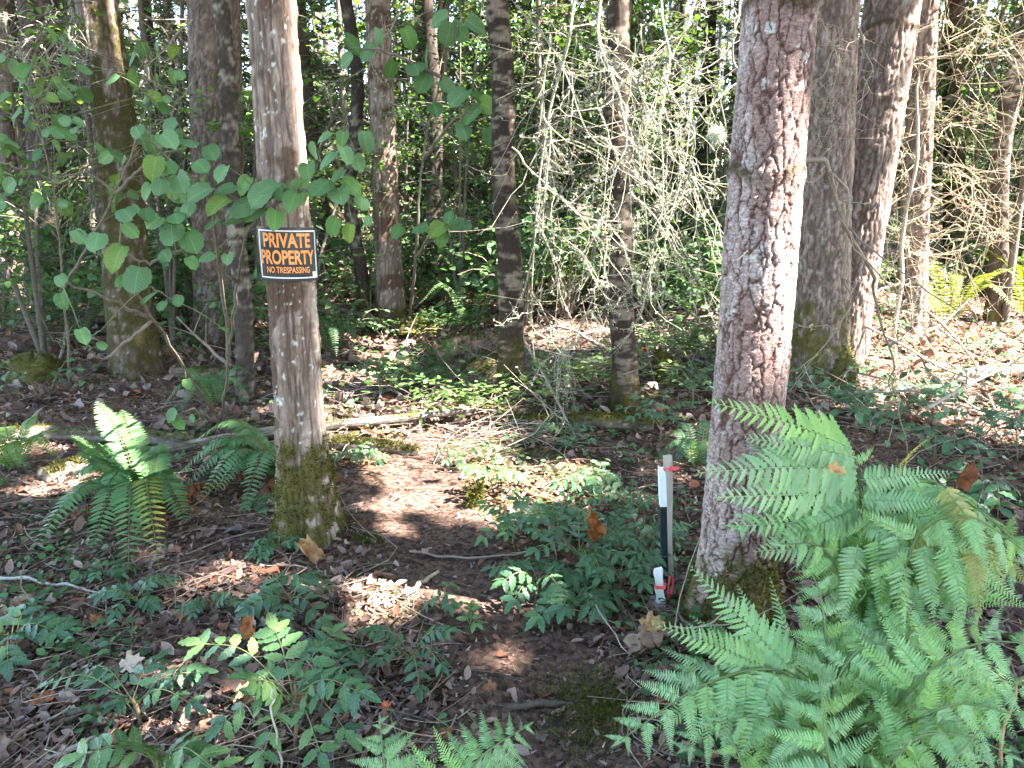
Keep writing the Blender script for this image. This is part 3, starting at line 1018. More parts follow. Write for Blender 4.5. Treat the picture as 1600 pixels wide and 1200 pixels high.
def dead_pole(h, seed):
    root = thing('dead_pole_tree', 'x', 'tree', (0, 0, 0))
    z = np.linspace(-0.2, h, 10)
    P = np.stack([0.05 * np.sin(z * 0.9 + seed), 0.05 * np.cos(z * 0.7 + seed), z], -1)
    mb = MB()
    tubes(mb, P, np.linspace(0.045, 0.015, 10), 7, (0.15, 0.12, 0.1))
    mb.build('trunk', M['farbark'], root)
    nb = 70
    zb = rng.uniform(0.3, h, nb)
    a = rng.uniform(0, 6.283, nb)
    L = rng.uniform(0.25, 0.9, nb)
    D = np.stack([np.cos(a), np.sin(a), rng.uniform(-0.6, 0.2, nb)], -1)
    t = np.linspace(0, 1, 6)[None, :, None]
    BP = np.stack([0 * zb, 0 * zb, zb], -1)[:, None] + D[:, None] * L[:, None, None] * t + (rng.normal(size=(nb, 3)) * 0.35 + [0, 0, -0.3])[:, None] * t ** 2 * L[:, None, None]
    db = MB()
    tubes(db, BP, np.linspace(0.008, 0.0025, 6)[None], 3, jit((0.25, 0.22, 0.17), nb))
    k = rng.integers(0, nb, nb * 4)
    q = BP[k, rng.integers(1, 6, nb * 4)]
    D2 = nrm(D[k] + rng.normal(size=(nb * 4, 3)) * 0.9) * rng.uniform(0.08, 0.35, (nb * 4, 1))
    tubes(db, q[:, None] + D2[:, None] * t[:, ::2] + np.array([0, 0, -0.1]) * t[:, ::2] ** 2, np.linspace(0.004, 0.0016, 3)[None], 3, jit((0.26, 0.24, 0.18), nb * 4))
    n = 420
    O = np.vstack([BP.reshape(-1, 3), q])
    O = O[rng.integers(0, len(O), n)] + rng.normal(size=(n, 3)) * 0.012
    scatter(db, T_TRI, O, rdir(n), rdir(n), rng.uniform(0.02, 0.05, n), jit((0.34, 0.35, 0.25), n, 0.3), 0.35)
    tag(db.build('dead_twigs', M['lichen'], root), kind='stuff')
    return root


POLES = [dead_pole(h, k * 2.1) for k, h in enumerate((5.5, 7, 6.2, 8))]
ff = [True] * 4
for k in range(78):
    y = 7.6 + 17 * rng.uniform() ** 1.2
    x = rng.uniform(-0.72, 0.72) * y
    if path_dist(x, y) < 0.7:
        continue
    v = k % 4
    o = POLES[v] if ff[v] else copy_tree(POLES[v])
    ff[v] = False
    o.location = (x, y, float(H(x, y)))
    o.rotation_euler = (rng.uniform(-0.08, 0.08), rng.uniform(-0.08, 0.08), rng.uniform(0, 6.28))
    tag(o, 'bare grey pole-thin tree with lichen twigs, ' + ZN[zone(x, y)], 'tree', 'bare pole trees ' + ZN[zone(x, y)])

# leafy saplings close behind the sign tree and at the upper left
for px, py, v, sc, lab in [(70, 560, 2, 0.75, 'leafy dark green sapling in front of the thick dark trunk'), (270, 540, 0, 0.62, 'leafy sapling between the mossy trunk and the wide rough trunk'), (480, 520, 2, 0.7, 'leafy sapling showing right behind the sign'),
                           (720, 500, 3, 0.62, 'leafy maple sapling left of the slender banded tree'), (1130, 470, 2, 0.8, 'shaded leafy sapling behind the lichen branches'), (1530, 440, 3, 0.8, 'leafy green sapling beside the slim pale tree'), (-60, 600, 0, 0.7, 'leafy bough entering at the photo\'s left border'), (850, 470, 2, 0.7, 'leafy sapling between the two slender banded trees')]:
    o = copy_tree(maples[v])
    p = G(px, py)
    o.location = p
    o.rotation_euler = (0, 0, rng.uniform(0, 6.28))
    o.scale = (sc, sc, sc * 0.95)
    tag(o, lab, 'tree')
    if 'group' in o:
        del o['group']

def understory(seed, h, col):
    root = thing('understory_shrub', 'x', 'shrub', (0, 0, 0))
    mb = MB()
    n = 16
    a = rng.uniform(0, 6.28, n)
    L = rng.uniform(0.3, 0.75, n)
    t = np.linspace(0, 1, 6)[None, :, None]
    e = np.stack([np.cos(a) * L, np.sin(a) * L, rng.uniform(0.5, 1.0, n) * h], -1)
    P = e[:, None] * t * np.array([1, 1, 1]) + np.array([0, 0, 0.25 * h]) * np.sin(t * math.pi)
    tubes(mb, P, np.linspace(0.007, 0.002, 6)[None], 4, jit((0.2, 0.16, 0.12), n))
    mb.build('stems', M['twig'], root)['kind'] = 'stuff'
    m_ = 520
    k = rng.integers(0, n, m_)
    u = rng.integers(2, 6, m_)
    O = P[k, u] + rng.normal(size=(m_, 3)) * [0.13, 0.13, 0.08]
    O[:, 2] = np.abs(O[:, 2])
    cb = MB()
    scatter(cb, T_OVATE, O, rdir(m_, 0.4), nrm(rng.normal(size=(m_, 3)) * 0.5 + [0, -0.2, 1]), rng.uniform(0.04, 0.1, m_), jit(col, m_, 0.35, 0.12))
    cb.build('foliage', M['leafy'], root)
    return root


US = [understory(k, h, c) for k, (h, c) in enumerate([(0.8, (0.075, 0.15, 0.06)), (0.55, (0.09, 0.17, 0.06)), (1.1, (0.07, 0.135, 0.055)), (0.45, (0.12, 0.19, 0.06))])]
first = [True] * 4
for k in range(120):
    y = 7.2 + 15 * rng.uniform() ** 1.3
    x = rng.uniform(-0.74, 0.74) * y
    if path_dist(x, y) < 0.5 or (0.02 < x / y < 0.3 and y < 7.9) or (x / y > 0.42 and y < 9.5):
        continue
    v = k % 4
    o = US[v] if first[v] else copy_tree(US[v])
    first[v] = False
    o.location = (x, y, float(H(x, y)))
    o.rotation_euler = (0, 0, rng.uniform(0, 6.28))
    o.scale = (rng.uniform(0.8, 1.4),) * 3
    fr_ = 'nearer ' if y < 11 else 'distant '
    tag(o, fr_ + 'low leafy undergrowth shrub ' + ZN[zone(x, y)], 'shrub', fr_ + 'undergrowth shrubs ' + ZN[zone(x, y)])

for k in range(9):  # unseen trees added to cut low sky light from behind
    o = copy_tree(maples[k % 4])
    x, y = -9 + 2.3 * k + rng.uniform(-0.7, 0.7), -6.5 + rng.uniform(-2, 1.2)
    o.location = (x, y, float(H(x, y)))
    o.rotation_euler = (0, 0, rng.uniform(0, 6.28))
    o.scale = (1.2, 1.2, 1.2)
    tag(o, 'unseen leafy tree added behind the viewer to block low sky light', 'tree', 'added light-blocking trees behind the viewer')
# the mass of wood beyond, too far to pick apart
n = 26000
y = rng.uniform(44, 85, n)
x = rng.uniform(-0.95, 0.95, n) * y
z = rng.uniform(0, 1, n) ** 1.2 * 17
gap = fbm(x * 0.16, z * 0.3, y * 0.05, 3)
kk = gap > 0.43 + 0.012 * z
x, y, z = x[kk], y[kk], z[kk]
n = len(x)
mb = MB()
scatter(mb, T_CANOPY, np.stack([x, y, H(x, y) + z], -1), rdir(n, 0.5), rdir(n), rng.uniform(0.25, 0.75, n), jit((0.12, 0.145, 0.085), n, 0.45))  # background haze put into the foliage colour, paler and greyer
tx = rng.uniform(-0.9, 0.9, 260)
ty = rng.uniform(44, 80, 260)
tx = tx * ty
t = np.linspace(-0.5, 16, 5)
P = np.stack([tx[:, None] + 0 * t, ty[:, None] + 0 * t, H(tx, ty)[:, None] + t], -1)
tubes(mb, P, np.linspace(0.2, 0.08, 5)[None], 5, jit((0.08, 0.065, 0.055), 260, 0.4))
tag(mb.build('distant_forest', M['leafy']), 'dense far-off wood of trunks and foliage filling the back', 'forest', kind='stuff')


# ------------------------------------------------------------------ litter, twigs and ground cover
def wedge(n, y0=1.25, y1=13.0, p=1.5):
    u = rng.uniform(size=n)
    y = (y0 ** (1 - p) + u * (y1 ** (1 - p) - y0 ** (1 - p))) ** (1 / (1 - p))
    x = rng.uniform(-1, 1, n) * (0.74 * y + 0.35)
    return x, y


def on_ground(x, y, dz=0.0):
    near = np.exp(-(np.hypot(x, y - 3) / 6) ** 2)
    return np.stack([x, y, H(x, y) + near * 0.022 * (fbm(x * 14, y * 14, 1.0, 3) - 0.5) + dz], -1)


PAL = np.array([(0.20, 0.128, 0.105), (0.31, 0.215, 0.185), (0.14, 0.085, 0.07), (0.24, 0.10, 0.06), (0.42, 0.32, 0.27), (0.10, 0.07, 0.06), (0.26, 0.2, 0.185), (0.44, 0.36, 0.22)])
PW = np.array([.26, .15, .21, .08, .05, .16, .07, .02])
x, y = wedge(42000, p=1.25)
pd = path_dist(x, y)
k = (rng.uniform(size=len(x)) < np.where(pd < 0.22, 0.08, np.where(pd < 0.34, 0.45, 1.0))) & (rng.uniform(size=len(x)) < 0.35 + 0.9 * fbm(x * 1.2, y * 1.2, 3.3, 3))
x, y = x[k], y[k]
mb = MB()
sel = rng.integers(0, 4, len(x))
for v in range(4):
    q = sel == v
    n = int(q.sum())
    O = on_ground(x[q], y[q], rng.uniform(0.002, 0.018, n))
    c = PAL[rng.choice(len(PAL), n, p=PW)] * rng.uniform(0.7, 1.25, (n, 1))
    s_ = np.clip(rng.lognormal(math.log(0.03), 0.42, n), 0.012, 0.07) * (1 + 0.03 * y[q])
    scatter(mb, T_CRUMPLE[v], O, rdir(n, 0.3), nrm(rng.normal(size=(n, 3)) * 0.42 + [0, 0, 1]), s_, c)
for v in range(4):
    n = 2600
    y = rng.uniform(4.5, 15, n)
    x = rng.uniform(-1, 1, n) * (0.74 * y + 0.35)
    O = on_ground(x, y, rng.uniform(0.004, 0.03, n))
    scatter(mb, T_CRUMPLE[v], O, rdir(n, 0.3), nrm(rng.normal(size=(n, 3)) * 0.5 + [0, 0, 1]), rng.uniform(0.05, 0.12, n), PAL[rng.choice(len(PAL), n, p=PW)] * rng.uniform(0.75, 1.3, (n, 1)))
tag(mb.build('leaf_litter', M['litter']), 'carpet of small dry brown leaves covering the forest floor', 'leaf litter', kind='stuff')
x, y = wedge(56000, y1=11, p=1.6)
k = rng.uniform(size=len(x)) < np.where(path_dist(x, y) < 0.25, 0.4, 1.0)
x, y = x[k], y[k]
n = len(x)
mb = MB()
scatter(mb, T_TRI, on_ground(x, y, rng.uniform(0.001, 0.012, n)), rdir(n, 0.35), nrm(rng.normal(size=(n, 3)) * 0.4 + [0, 0, 1]), rng.uniform(0.006, 0.032, n), PAL[rng.choice(len(PAL), n, p=PW)] * rng.uniform(0.5, 1.2, (n, 1)), rng.uniform(0.15, 0.7, n))
tag(mb.build('forest_duff', M['chips']), 'fine brown needles and leaf crumbs over the soil', 'duff', kind='stuff')


def ground_twigs(x, y, lo, hi, r, lift):
    n = len(x)
    a = rng.uniform(0, 6.28, n)
    L = rng.uniform(lo, hi, n)
    t = np.linspace(-0.5, 0.5, 5)
    bend = rng.normal(size=n) * 0.28
    dx, dy = np.cos(a), np.sin(a)
    X = x[:, None] + L[:, None] * (t * dx[:, None] - bend[:, None] * (t * t * 4 - 0.5) * dy[:, None])
    Yv = y[:, None] + L[:, None] * (t * dy[:, None] + bend[:, None] * (t * t * 4 - 0.5) * dx[:, None])
    tilt = rng.normal(size=n) * lift
    Z = H(X.ravel(), Yv.ravel()).reshape(X.shape) + 0.01 + np.abs(tilt)[:, None] * L[:, None] * (t + 0.5)
    return np.stack([X, Yv, Z], -1), rng.uniform(0.5, 1.3, n)[:, None] * r * np.linspace(1, 0.45, 5)[None]


x, y = wedge(2600, p=1.4)
k = path_dist(x, y) > 0.24
P, R = ground_twigs(x[k], y[k], 0.05, 0.4, 0.0028, 0.12)
mb = MB()
tubes(mb, P, R, 4, jit((0.24, 0.18, 0.14), len(P), 0.45))
# greyish brushwood heaped between the two slender trees
for (px, py, sx, sy, m_) in [(830, 600, .5, .3, 170), (880, 590, .4, .3, 130), (780, 680, .25, .2, 90), (930, 560, .6, .4, 120), (1450, 650, .9, .5, 150), (1540, 640, .8, .5, 130), (1400, 620, .5, .3, 90), (1080, 520, .7, .4, 120), (700, 570, .6, .4, 120), (900, 530, .8, .5, 150), (620, 620, .4, .3, 70), (1000, 590, .5, .3, 110)]:
    c = G(px, py)
    P, R = ground_twigs(c[0] + rng.normal(size=m_) * sx, c[1] + rng.normal(size=m_) * sy, 0.15, 0.6, 0.0032, 0.3)
    tubes(mb, P, R, 4, jit((0.27, 0.22, 0.18), m_, 0.45))
tag(mb.build('twig_litter', M['twig']), 'thin fallen twigs and brushwood strewn over the floor', 'twigs', kind='stuff')

x, y = wedge(16000, p=1.35)
k = (fbm(x * 1.6 + 4, y * 1.6, 5.0, 3) > np.where(y < 3.2, 0.57, 0.5)) & (path_dist(x, y) > 0.3)
x, y = x[k], y[k]
n = len(x)
mb = MB()
hgt = rng.uniform(0.01, 0.09, n)
O = on_ground(x, y, hgt)
scatter(mb, T_OVATE, O, rdir(n, 0.25), nrm(rng.normal(size=(n, 3)) * 0.4 + [0, -0.15, 1]), rng.uniform(0.015, 0.04, n) * (1 + 0.05 * y), jit((0.075, 0.15, 0.06), n, 0.4, 0.15), rng.uniform(0.9, 1.4, n))
tag(mb.build('ground_cover', M['leafy']), 'low green ground cover of small leaves in patches', 'ground cover', kind='stuff')

# moss mats on the soil
for px, py, r in [(905, 1085, 0.13), (925, 1140, 0.12), (955, 1105, 0.1), (575, 845, 0.05)]:
    c = G(px, py)
    n = 1500
    d = rng.normal(size=(n, 2)) * r * 0.55
    O = on_ground(c[0] + d[:, 0], c[1] + d[:, 1], rng.uniform(0, 0.012, n))
    mb = MB()
    scatter(mb, T_TRI, O, nrm(rng.normal(size=(n, 3)) * 0.6 + [0, 0, 1]), rdir(n), rng.uniform(0.006, 0.016, n), jit((0.09, 0.095, 0.022), n, 0.4), 0.4)
    tag(mb.build('moss', M['moss']), 'low olive moss mat on the bare soil', 'moss', 'moss mats', kind='stuff')


# ------------------------------------------------------------------ the sign
def make_sign():
    zc = 1.5
    for _ in range(8):                             # height at which the stem's near face shows at the sign's pixel
        Yc = B_SIGN[1] - 0.117
        p = A(448, 398, Yc)
        zc = p[2]
    lx = lean_to(B_SIGN, 423, 0)[0]
    cxs = B_SIGN[0] + lx * (zc - B_SIGN[2])
    cys = B_SIGN[1]
    R0 = 0.124
    Wd, Hh = 0.274, 0.206
    root = thing('private_property_sign', 'black sign with orange PRIVATE PROPERTY lettering wrapped round the tree', 'sign', (cxs, cys - R0, zc - Hh / 2))
    face = math.atan2(-cys, -cxs + 0.02)           # direction from the stem to the viewer

    def bend(u, v, r):                             # u to the right, v up, on the cylinder
        a = face + u / R0
        tilt = -0.035 * u
        return np.stack([cxs + lx * v + r * np.cos(a), cys + r * np.sin(a), zc + v + tilt], -1)

    def panel(u0, u1, v0, v1, r0, r1, nu_=28, nv_=3):
        u = np.linspace(u0, u1, nu_)
        v = np.linspace(v0, v1, nv_)
        U, Vv = np.meshgrid(u, v, indexing='ij')
        wav = 0.0012 * np.sin(U * 40) * np.cos(Vv * 18)
        a = bend(U, Vv, r1 + wav).reshape(-1, 3)
        b = bend(U, Vv, r0 + wav).reshape(-1, 3)
        i, j = np.meshgrid(np.arange(nu_ - 1), np.arange(nv_ - 1), indexing='ij')
        q = np.stack([i * nv_ + j, (i + 1) * nv_ + j, (i + 1) * nv_ + j + 1, i * nv_ + j + 1], -1).reshape(-1, 4)
        n_ = nu_ * nv_
        mb = MB()
        mb.add(np.vstack([a, b]), [q, q[:, ::-1] + n_], (0.01, 0.01, 0.01))
        ring = [i * nv_ for i in range(nu_)] + [(nu_ - 1) * nv_ + j for j in range(1, nv_)] + [i * nv_ + nv_ - 1 for i in range(nu_ - 2, -1, -1)] + [j for j in range(nv_ - 2, 0, -1)]
        ring = np.array(ring)
        r2 = np.roll(ring, -1)
        mb.add(np.vstack([a, b]), np.stack([ring, ring + n_, r2 + n_, r2], -1), (0.01, 0.01, 0.01))
        return mb
    black = plain_mat('sign_black', (0.012, 0.011, 0.013), 0.3, 0.5, 0.3, 20, 0.05)
    white = plain_mat('sign_white', (0.75, 0.76, 0.78), 0.35, 0.5, 0.1)
    orange = plain_mat('sign_orange', (0.85, 0.30, 0.075), 0.35, 0.5, 0.12)
    panel(-Wd / 2, Wd / 2, -Hh / 2, Hh / 2, R0 - 0.001, R0, 40, 9).build('panel', black, root)
    bw, ins = 0.0048, 0.0115
    bu, bv = Wd / 2 - ins * 1.4, Hh / 2 - ins
    rr = (R0 + 0.0004, R0 + 0.0022)
    for a in ((-bu, bu, bv - bw, bv), (-bu, bu, -bv, -bv + bw)):
        panel(*a, *rr, 40, 2).build('border', white, root)
    for a in ((-bu, -bu + bw, -bv + bw + .0003, bv - bw - .0003), (bu - bw, bu, -bv + bw + .0003, bv - bw - .0003)):
        panel(*a, *rr, 2, 9).build('border', white, root)
    panel(bu - bw - 0.021, bu - bw - 0.0005, -bv + bw + 0.0005, -bv + bw + 0.02, *rr, 3, 3).build('corner_label', white, root)
    for body, v0, hgt, wid, off in (('PRIVATE', 0.026, 0.055, 0.186, 0.03), ('PROPERTY', -0.038, 0.055, 0.216, 0.03), ('NO TRESPASSING', -0.071, 0.0245, 0.168, 0.024)):
        cu = bpy.data.curves.new('lettering', 'FONT')
        cu.body = body
        cu.size = 1.0
        cu.offset = off
        cu.resolution_u = 4
        tmp = bpy.data.objects.new('lettering_tmp', cu)
        COL.objects.link(tmp)
        dg = bpy.context.evaluated_depsgraph_get()
        me = bpy.data.meshes.new_from_object(tmp.evaluated_get(dg))
        bpy.data.objects.remove(tmp)
        co = np.zeros(len(me.vertices) * 3)
        me.vertices.foreach_get('co', co)
        co = co.reshape(-1, 3)
        mn, mxx = co.min(0), co.max(0)
        u = (co[:, 0] - mn[0]) / (mxx[0] - mn[0]) * wid - wid / 2 - 0.004
        v = v0 + (co[:, 1] - mn[1]) / (mxx[1] - mn[1]) * hgt
        me.vertices.foreach_set('co', bend(u, v, R0 + 0.0024).astype(np.float32).ravel())
        me.update()
        me.materials.clear()
        me.materials.append(orange)
        o = place('lettering', me, root)
        o['label'] = 'orange lettering reading ' + body
    return root


make_sign()


# ------------------------------------------------------------------ survey stakes
def box_mesh(mb, P0, P1, wx, wy, col, top_cut=0.0, taper=1.0, rough=0.002):
    """upright square post from P0 to P1"""
    P0, P1 = np.asarray(P0, float), np.asarray(P1, float)
    nz = 8
    V = []
    for k in range(nz):
        t = k / (nz - 1)
        c = P0 * (1 - t) + P1 * t
        s_ = 1 + (taper - 1) * t
        for sx, sy in ((-1, -1), (1, -1), (1, 1), (-1, 1)):
            V.append(c + [sx * wx * s_ + rng.normal() * rough, sy * wy * s_ + rng.normal() * rough, (top_cut * sx if k == nz - 1 else 0)])
    F = [(k * 4 + j, k * 4 + (j + 1) % 4, (k + 1) * 4 + (j + 1) % 4, (k + 1) * 4 + j) for k in range(nz - 1) for j in range(4)]
    F += [(0, 3, 2, 1), (nz * 4 - 4, nz * 4 - 3, nz * 4 - 2, nz * 4 - 1)]
    mb.add(V, np.array(F), col)
    return mb


pink = plain_mat('flagging_tape', (0.9, 0.10, 0.13), 0.45, 0.4, 0.15)
wood = plain_mat('stake_wood', (0.5, 0.42, 0.36), 0.8, 0.2, 0.25, 25, 0.3, (1, 1, 0.1))
greywood = plain_mat('weathered_stake', (0.66, 0.65, 0.65), 0.85, 0.2, 0.25, 25, 0.3, (1, 1, 0.1))
whitep = plain_mat('post_white', (0.8, 0.84, 0.88), 0.4, 0.4, 0.06)
blackp = plain_mat('post_black', (0.012, 0.022, 0.025), 0.45, 0.4, 0.3)
Ys = 2.62
bz = float(H(A(1040, 940, Ys)[0], Ys))
# dark marker post with white pointed head
t0, t1, t2 = A(1041, 925, Ys), A(1036, 790, Ys - 0.01), A(1034, 733, Ys - 0.02)
t0[2] = bz - 0.05
root = thing('marker_post', 'slim black marker post with white slant-cut head beside the wooden stake', 'post', (t0[0], t0[1], bz))
box_mesh(MB(), t0, t1, 0.0118, 0.0118, (0.5,) * 3, rough=0.0).build('post', blackp, root, False)
box_mesh(MB(), t1 + [0, 0, 0.0005], t2, 0.0125, 0.0125, (0.5,) * 3, -0.012, 1.0, 0.0).build('post_head', whitep, root, False)
# wooden lath
t0, t1 = A(1047, 925, Ys + 0.06), A(1043, 712, Ys + 0.06)
t0[2] = bz - 0.05
root = thing('wooden_stake', 'tall pale wooden lath tied with pink tape near its top', 'stake', (t0[0], t0[1], bz))
box_mesh(MB(), t0, t1, 0.0125, 0.006, (0.5,) * 3, 0.003, 1.15).build('lath', wood, root, False)
tp = A(1043.5, 732, Ys + 0.06)
box_mesh(MB(), tp - [0, 0, 0.008], tp + [0, 0, 0.01], 0.0165, 0.0095, (0.5,) * 3, 0.004, 1.0, 0.001).build('tape', pink, root, False)
tl = MB()
scatter(tl, leaf(4, 0.5, lambda u: 1.0 - 0.3 * u, 0.1, 0.4, 0.3), np.array([tp + [0.012, -0.012, 0.003]]), np.array([[0.9, -0.3, 0.25]]), np.array([[0, -1, 0.4]]), 0.03, (0.9, 0.1, 0.13))
tl.build('tape_end', pink, root)
# short stake
Yk = 2.5
t0, t1 = A(1035, 945, Yk), A(1028, 889, Yk)
t0[2] = float(H(t0[0], Yk)) - 0.04
root = thing('wooden_stake', 'short weathered grey stake with red-pink band in front of the marker post', 'stake', (t0[0], t0[1], t0[2] + 0.04))
box_mesh(MB(), t0, t1, 0.0145, 0.009, (0.5,) * 3, 0.004, 1.0).build('lath', greywood, root, False)
tp = t0 * 0.3 + t1 * 0.7
tp = A(1031, 914, Yk)
box_mesh(MB(), tp - [0, 0, 0.011], tp + [0, 0, 0.011], 0.0185, 0.012, (0.5,) * 3, 0.001, 1.0, 0.001).build('tape', pink, root, False)
# loose ribbon round the foot of the post
rb = MB()
for pts in ([(1040, 900, 2.56), (1046, 897, 2.56), (1044, 925, 2.55), (1046, 955, 2.55)], [(1046, 898, 2.56), (1052, 905, 2.57), (1048, 930, 2.57), (1050, 950, 2.57)]):
    c = spline([A(*p) for p in pts], 14)
    w = np.array([0.003, -0.002, 0.001])
    V = np.concatenate([c - w, c + w])
    n = len(c)
    rb.add(V, np.stack([np.arange(n - 1), np.arange(n - 1) + n, np.arange(1, n) + n, np.arange(1, n)], -1), (0.9, 0.1, 0.13))
tag(rb.build('ribbon', pink), 'loose coral ribbon hanging at the foot of the marker post', 'ribbon')


# ------------------------------------------------------------------ hazel bush hanging over the sign
def leaf_matrix(O, Y, Nn, s, w=1.0):
    X, Yv, Z = frames(np.asarray(Y, float)[None], np.asarray(Nn, float)[None])
    m = Matrix.Identity(4)
    for r_ in range(3):
        m[r_][0], m[r_][1], m[r_][2], m[r_][3] = X[0][r_] * s * w, Yv[0][r_] * s, Z[0][r_] * s, O[r_]
    return m


def hazel_leaf_mesh(k, col):
    """rounded toothed blade with a heart-shaped foot and raised side veins"""
    n = 9
    V, F = [], []
    cols = (-1, -0.5, 0, 0.5, 1)
    for r_ in range(n + 1):
        u = r_ / n
        w = 0.42 * (math.sin(math.pi * (0.12 + 0.88 * u)) ** 0.5) if u < 1 else 0.0
        if r_ == 0:
            w = 0.2
        for c in cols:
            tooth = 0.02 * (1 if (r_ % 2) else -1) * (abs(c) == 1)
            back = -0.07 * abs(c) * (1 - u) ** 3 + 0.04 * abs(c) * (0.4 - u)
            z = (0.10 + 0.06 * (k - 2)) * abs(c) * w * 2 - (0.1 + 0.07 * k) * u * u + 0.018 * (1 if (r_ % 2) else -1) * (abs(c) == 0.5) + 0.05 * math.sin(3 * u + k * 2 + c * 2)
            V.append((c * (w + tooth * (0 < r_ < n)), u + back, z))
    m_ = len(cols)
    for r_ in range(n):
        for c in range(m_ - 1):
            a = r_ * m_ + c
            F.append((a, a + 1, a + m_ + 1, a + m_))
    V = np.array(V)
    c = np.tile(np.asarray(col), (len(V), 1)) * (1 + 0.12 * (np.abs(V[:, 0:1]) < 0.02))
    return MB().add(V, np.array(F), c).mesh('leaf', M['hazel'])


HZ = [hazel_leaf_mesh(k, c) for k, c in enumerate([(0.135, 0.25, 0.11), (0.11, 0.22, 0.085), (0.155, 0.275, 0.13), (0.12, 0.24, 0.07), (0.19, 0.30, 0.075)])]


def leafy_bush(name, label, cat, rootp, branches, leaves, Yf, stem_r=0.009, jitter=0.06, sizes=1.0, stem_col=(0.16, 0.13, 0.1)):
    root = thing(name, label, cat, rootp)
    allp = []
    for b in branches:
        pts = [np.asarray(p, float) if len(p) == 3 and not isinstance(p, tuple) else (A(*p) if len(p) == 3 else G(*p)) for p in b]
        c = spline(pts, 8 * len(pts))
        allp.append(c)
        mb = MB()
        w = c + rng.normal(size=c.shape) * 0.004
        tubes(mb, w, np.linspace(stem_r, 0.0022, len(c)), 6, stem_col)
        mb.build('branch', M['twig'], root)
    allp = np.vstack(allp)
    tw = MB()
    PP = []
    for (px, py, sz) in leaves:
        Yd = Yf(px, py) + rng.uniform(-1, 1) * jitter
        P = A(px, py, Yd)
        scale_px = FPX / (Yd * _cp + (CAM_H - P[2]) * _sp)
        s_ = sz / scale_px * 1.12 * sizes
        d = P - allp
        q = allp[np.argmin((d ** 2).sum(1))]
        out = nrm(P - q + rng.normal(size=3) * 0.02)
        Y = nrm(out * [1, 0.6, 0.3] + [rng.uniform(-.5, .5), -0.25, -0.55 + rng.uniform(-.3, .3)])
        Nn = nrm([rng.normal() * 0.3, -0.62 + rng.normal() * 0.28, 0.72 + rng.normal() * 0.2])
        O = P - Y * s_ * 0.5
        me = HZ[int(rng.choice(5, p=[.3, .25, .2, .17, .08]))]
        place('leaf', me, root, leaf_matrix(O, Y, Nn, s_))
        t = np.linspace(0, 1, 4)[:, None]
        PP.append(q * (1 - t) + O * t + np.array([0, 0, 0.012]) * np.sin(t * math.pi))
    tubes(tw, np.array(PP), np.array([[0.0024, 0.0018, 0.0015, 0.0013]]), 4, (0.17, 0.17, 0.09))
    tag(tw.build('leaf_stalks', M['twig'], root), kind='stuff')
    return root


hz_leaves = [(150, 378, 40), (125, 370, 28), (180, 403, 46), (213, 437, 52), (230, 465, 32), (252, 478, 20), (278, 470, 22), (198, 333, 42), (230, 335, 28), (95, 438, 26), (97, 470, 30), (130, 525, 28), (150, 520, 18), (160, 540, 18),
             (240, 262, 40), (215, 205, 30), (262, 217, 40), (298, 222, 32), (330, 238, 35), (268, 365, 50), (300, 378, 44), (322, 402, 28), (355, 404, 22), (275, 340, 36), (338, 320, 42), (375, 325, 48), (405, 305, 46), (350, 295, 36), (310, 300, 42), (280, 285, 42), (250, 292, 34),
             (430, 342, 36), (440, 300, 42), (470, 297, 50), (500, 292, 46), (530, 303, 42), (566, 317, 32), (550, 290, 36), (480, 265, 36), (510, 250, 42), (540, 240, 38), (572, 224, 36), (505, 214, 28), (575, 346, 17), (520, 355, 32), (545, 365, 30), (490, 238, 30), (455, 315, 36), (395, 335, 40), (420, 290, 38), (360, 345, 34), (330, 350, 30),
             (205, 360, 30), (240, 345, 32), (290, 330, 34), (300, 410, 24), (258, 400, 30), (535, 215, 26), (560, 255, 28), (525, 275, 34), (293, 600, 18), (352, 515, 16), (267, 650, 24), (280, 662, 22), (300, 655, 14), (228, 300, 30), (265, 262, 30), (315, 260, 32), (345, 270, 32), (380, 290, 34), (190, 440, 24)]


def hz_depth(px, py):
    return float(np.interp(px, [80, 250, 400, 600], [2.75, 2.75, 2.72, 2.66])) + (0.9 if py > 590 else 0)


rp = G(345, 662)
leafy_bush('hazel_bush', 'hazel bush with rounded toothed green leaves hanging across the signed tree', 'bush', rp,
           [[(345, 662), (358, 560, 3.7), (372, 440, 3.2), (398, 340, 2.82), (480, 275, 2.74), (575, 225, 2.7)], [(372, 440, 3.2), (300, 392, 2.9), (230, 410, 2.82), (180, 385, 2.8), (118, 365, 2.8)], [(358, 560, 3.7), (330, 330, 3.0), (270, 255, 2.85), (210, 200, 2.8)],
            [(398, 340, 2.82), (470, 300, 2.72), (570, 316, 2.68)], [(345, 662), (240, 500, 3.2), (215, 440, 2.9), (270, 470, 2.8)], [(240, 500, 3.2), (160, 560, 3.1), (130, 520, 2.9)], [(240, 500, 3.2), (130, 450, 2.9), (95, 440, 2.8)], [(345, 662), (300, 640, 3.8), (270, 655, 3.7)]],
           hz_leaves, hz_depth, sizes=0.88)
mp_leaves = [(685, 30, 30), (700, 55, 36), (720, 50, 32), (745, 40, 32), (665, 90, 36), (650, 105, 36), (715, 150, 36), (735, 180, 34), (760, 165, 32), (775, 190, 26), (660, 130, 32), (700, 135, 30), (745, 150, 30), (655, 357, 28), (683, 358, 30), (715, 350, 28), (728, 352, 20), (620, 362, 22), (690, 375, 22), (555, 72, 36), (572, 82, 30), (590, 60, 26), (640, 60, 30), (610, 110, 26), (680, 170, 28), (765, 215, 26), (725, 205, 28), (540, 95, 26), (700, 340, 22)]
